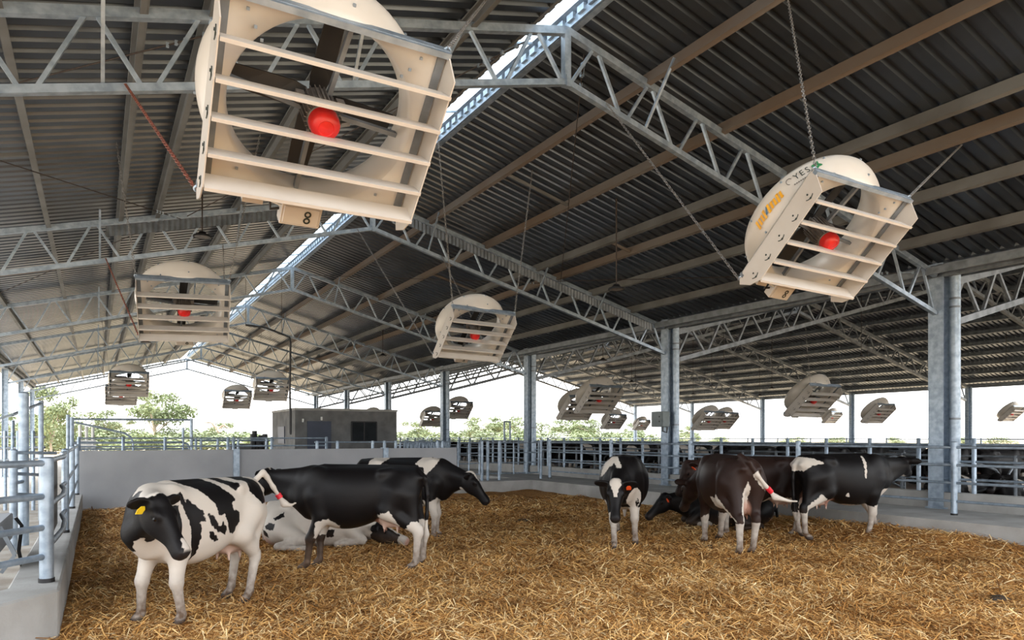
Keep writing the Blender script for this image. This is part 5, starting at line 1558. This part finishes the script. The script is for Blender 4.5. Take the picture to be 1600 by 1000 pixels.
pipe_run('lying_tubes', 'stack of bent galvanised pipes before the trees right of the grey building', [
    ('tube', [(x, 697), (x + 4, 690 - (k % 3)), (x + 12, 688 + (k % 4)), (x + 20, 696)], .05) for k, x in enumerate(range(622, 690, 6))], Y=30)

# ------------------------------------------------------------------ eucalypts on the skyline
def leaf_crown(seed, blobs, n, size, mt):
    r = np.random.default_rng(seed); P = []
    for (cx_, cy_, cz_, rad) in blobs:
        k = int(n * rad ** 2 / sum(b[3] ** 2 for b in blobs))
        d = r.normal(size=(k, 3)); d /= np.linalg.norm(d, axis=1)[:, None]
        P.append(np.array([cx_, cy_, cz_]) + d * rad * np.array([1, 1, .72]) * (r.random((k, 1)) ** .45))
    P = np.concatenate(P); k = len(P)
    u = r.normal(size=(k, 3)); u /= np.linalg.norm(u, axis=1)[:, None]; w = np.cross(u, r.normal(size=(k, 3))); w /= np.linalg.norm(w, axis=1)[:, None]
    sz = size * (.6 + .8 * r.random((k, 1)))
    V = np.stack([P - u * sz, P + w * sz * .45, P + u * sz, P - w * sz * .45], 1).reshape(-1, 3)
    F = np.arange(4 * k).reshape(-1, 4)
    me = bpy.data.meshes.new('crown'); me.from_pydata(V.tolist(), [], F.tolist()); me.materials.append(mt); return me
def tree_mesh(seed):
    r = random.Random(seed); m = MB(); blobs = []
    m.tube([(0, 0, -.02), (.02, .01, .2), (.0, .0, .42)], [.022, .018, .014], 7)
    for i in range(12):
        a = r.uniform(0, 2 * PI); L = r.uniform(.15, .5); z0 = r.uniform(.12, .42); z1 = min(.9, z0 + r.uniform(.1, .5))
        e = (L * math.cos(a), L * math.sin(a), z1)
        m.tube([(0, 0, z0), (e[0] * .45, e[1] * .45, z0 + (z1 - z0) * .6), e], [.010, .007, .003], 6)
        blobs.append((e[0], e[1], z1, r.uniform(.10, .19)))
    blobs.append((0, 0, .86, .16)); blobs.append((r.uniform(-.1, .1), 0, .55, .22)); blobs.append((.2, 0, .25, .22)); blobs.append((-.25, .1, .22, .22))
    return m, blobs
variants = []
for sd in (3, 8, 15, 21):
    m, bl = tree_mesh(sd)
    variants.append((m, leaf_crown(sd, bl, 4200, .026, LEAF if sd % 2 else LEAF2)))
bushes = [leaf_crown(40 + i, [(0, 0, .35, .4), (.35, .1, .3, .32), (-.35, -.1, .32, .34), (.1, .2, .62, .25), (-.15, 0, .6, .22)], 2200, .034, LEAF2 if i else LEAF) for i in range(2)]
def tree(px, top, D, kind, lab, w=1.0, rz=0):
    p = at(px, 683, D); h = EYE + (683 - top) / FPX * D
    e_ = empty('eucalypt_tree' if kind < 4 else 'leafy_bush', (p.x, p.y, -.1 - (h * .03 if kind > 3 else 0)), rz); e_.scale = (h * w, h * w, h)
    if kind < 4:
        m, cme = variants[kind]; m.build('trunk', BARK, e_, smooth=True)
    else: cme = bushes[kind - 4]
    c = bpy.data.objects.new('crown', cme); COL.objects.link(c); c.parent = e_
    tag(e_, lab, 'tree' if kind < 4 else 'bush', 'eucalypts beyond the sheds' if kind < 4 else 'bushes beyond the sheds')
TL = [(242, 606, 95, 0, 'tallest eucalypt, standing beyond the left half of the far wall', .8), (168, 636, 100, 1, 'eucalypt left of the tallest tree beyond the far wall', .9),
      (115, 640, 120, 2, 'eucalypt behind the tall pipe frame at the left', 1.2), (80, 598, 80, 3, 'tall thin eucalypt by the left columns', .6), (55, 648, 105, 1, 'rounded eucalypt seen between the left columns', 1.2),
      (12, 640, 110, 2, 'eucalypt at the left edge beyond the columns', 1.2), (345, 658, 115, 3, 'open-branched eucalypt midway between the tallest tree and the grey building', 1.0),
      (735, 654, 130, 1, 'eucalypt between the third and fourth valley columns', 1.3), (775, 648, 140, 0, 'tallest eucalypt left of the third valley column', 1.2), (812, 654, 120, 2, 'dense eucalypt touching the third valley column on its left', 1.3),
      (895, 652, 125, 0, 'eucalypt right of the third valley column', 1.4), (930, 656, 120, 2, 'eucalypt below the large dim fan left of the cabinet', 1.3), (985, 658, 125, 1, 'eucalypt left of the switch cabinet', 1.0), (650, 656, 130, 2, 'eucalypt at the right corner of the grey building', 1.2),
      (1075, 664, 150, 3, 'thin eucalypt right of the second valley column', 1.0)]
for i, (px, top, D, k, lab, w_) in enumerate(TL): tree(px, top, D, k, lab, w_ * 1.35, i * 1.3)
BLs = [(30, 668, 90), (95, 668, 90), (140, 664, 85), (195, 662, 88), (225, 668, 80), (285, 664, 90), (318, 668, 95), (372, 668, 92), (405, 670, 90), (640, 672, 110), (690, 668, 110), (750, 668, 112), (800, 670, 105), (850, 668, 110), (915, 670, 110), (960, 670, 112), (1005, 672, 120),
       (1050, 674, 130), (1120, 676, 150), (1240, 677, 170), (1310, 677, 170), (1400, 678, 180), (1500, 677, 180), (1560, 677, 175)]
for i, (px, top, D) in enumerate(BLs):
    tree(px, top - (5 if px < 1060 else 0), D, 4 + i % 2, '%s leafy bush along the skyline, counted from the left' % nth(i), 2.4, i * .9)
# dead branches
m = MB(); p = at(345, 690, 100)
def P3(px, py): return at(px, py, 100)
m.tube([P3(352, 696), P3(348, 682), P3(338, 668), P3(330, 660), P3(318, 660)], [.5, .4, .25, .15, .08], 7); m.tube([P3(340, 670), P3(350, 664), P3(362, 672)], [.2, .15, .06], 6); m.tube([P3(334, 663), P3(332, 657)], [.14, .05], 6)
tag(m.build('dead_tree', BARK, smooth=True), 'bare pale dead tree left of the grey building', 'tree')
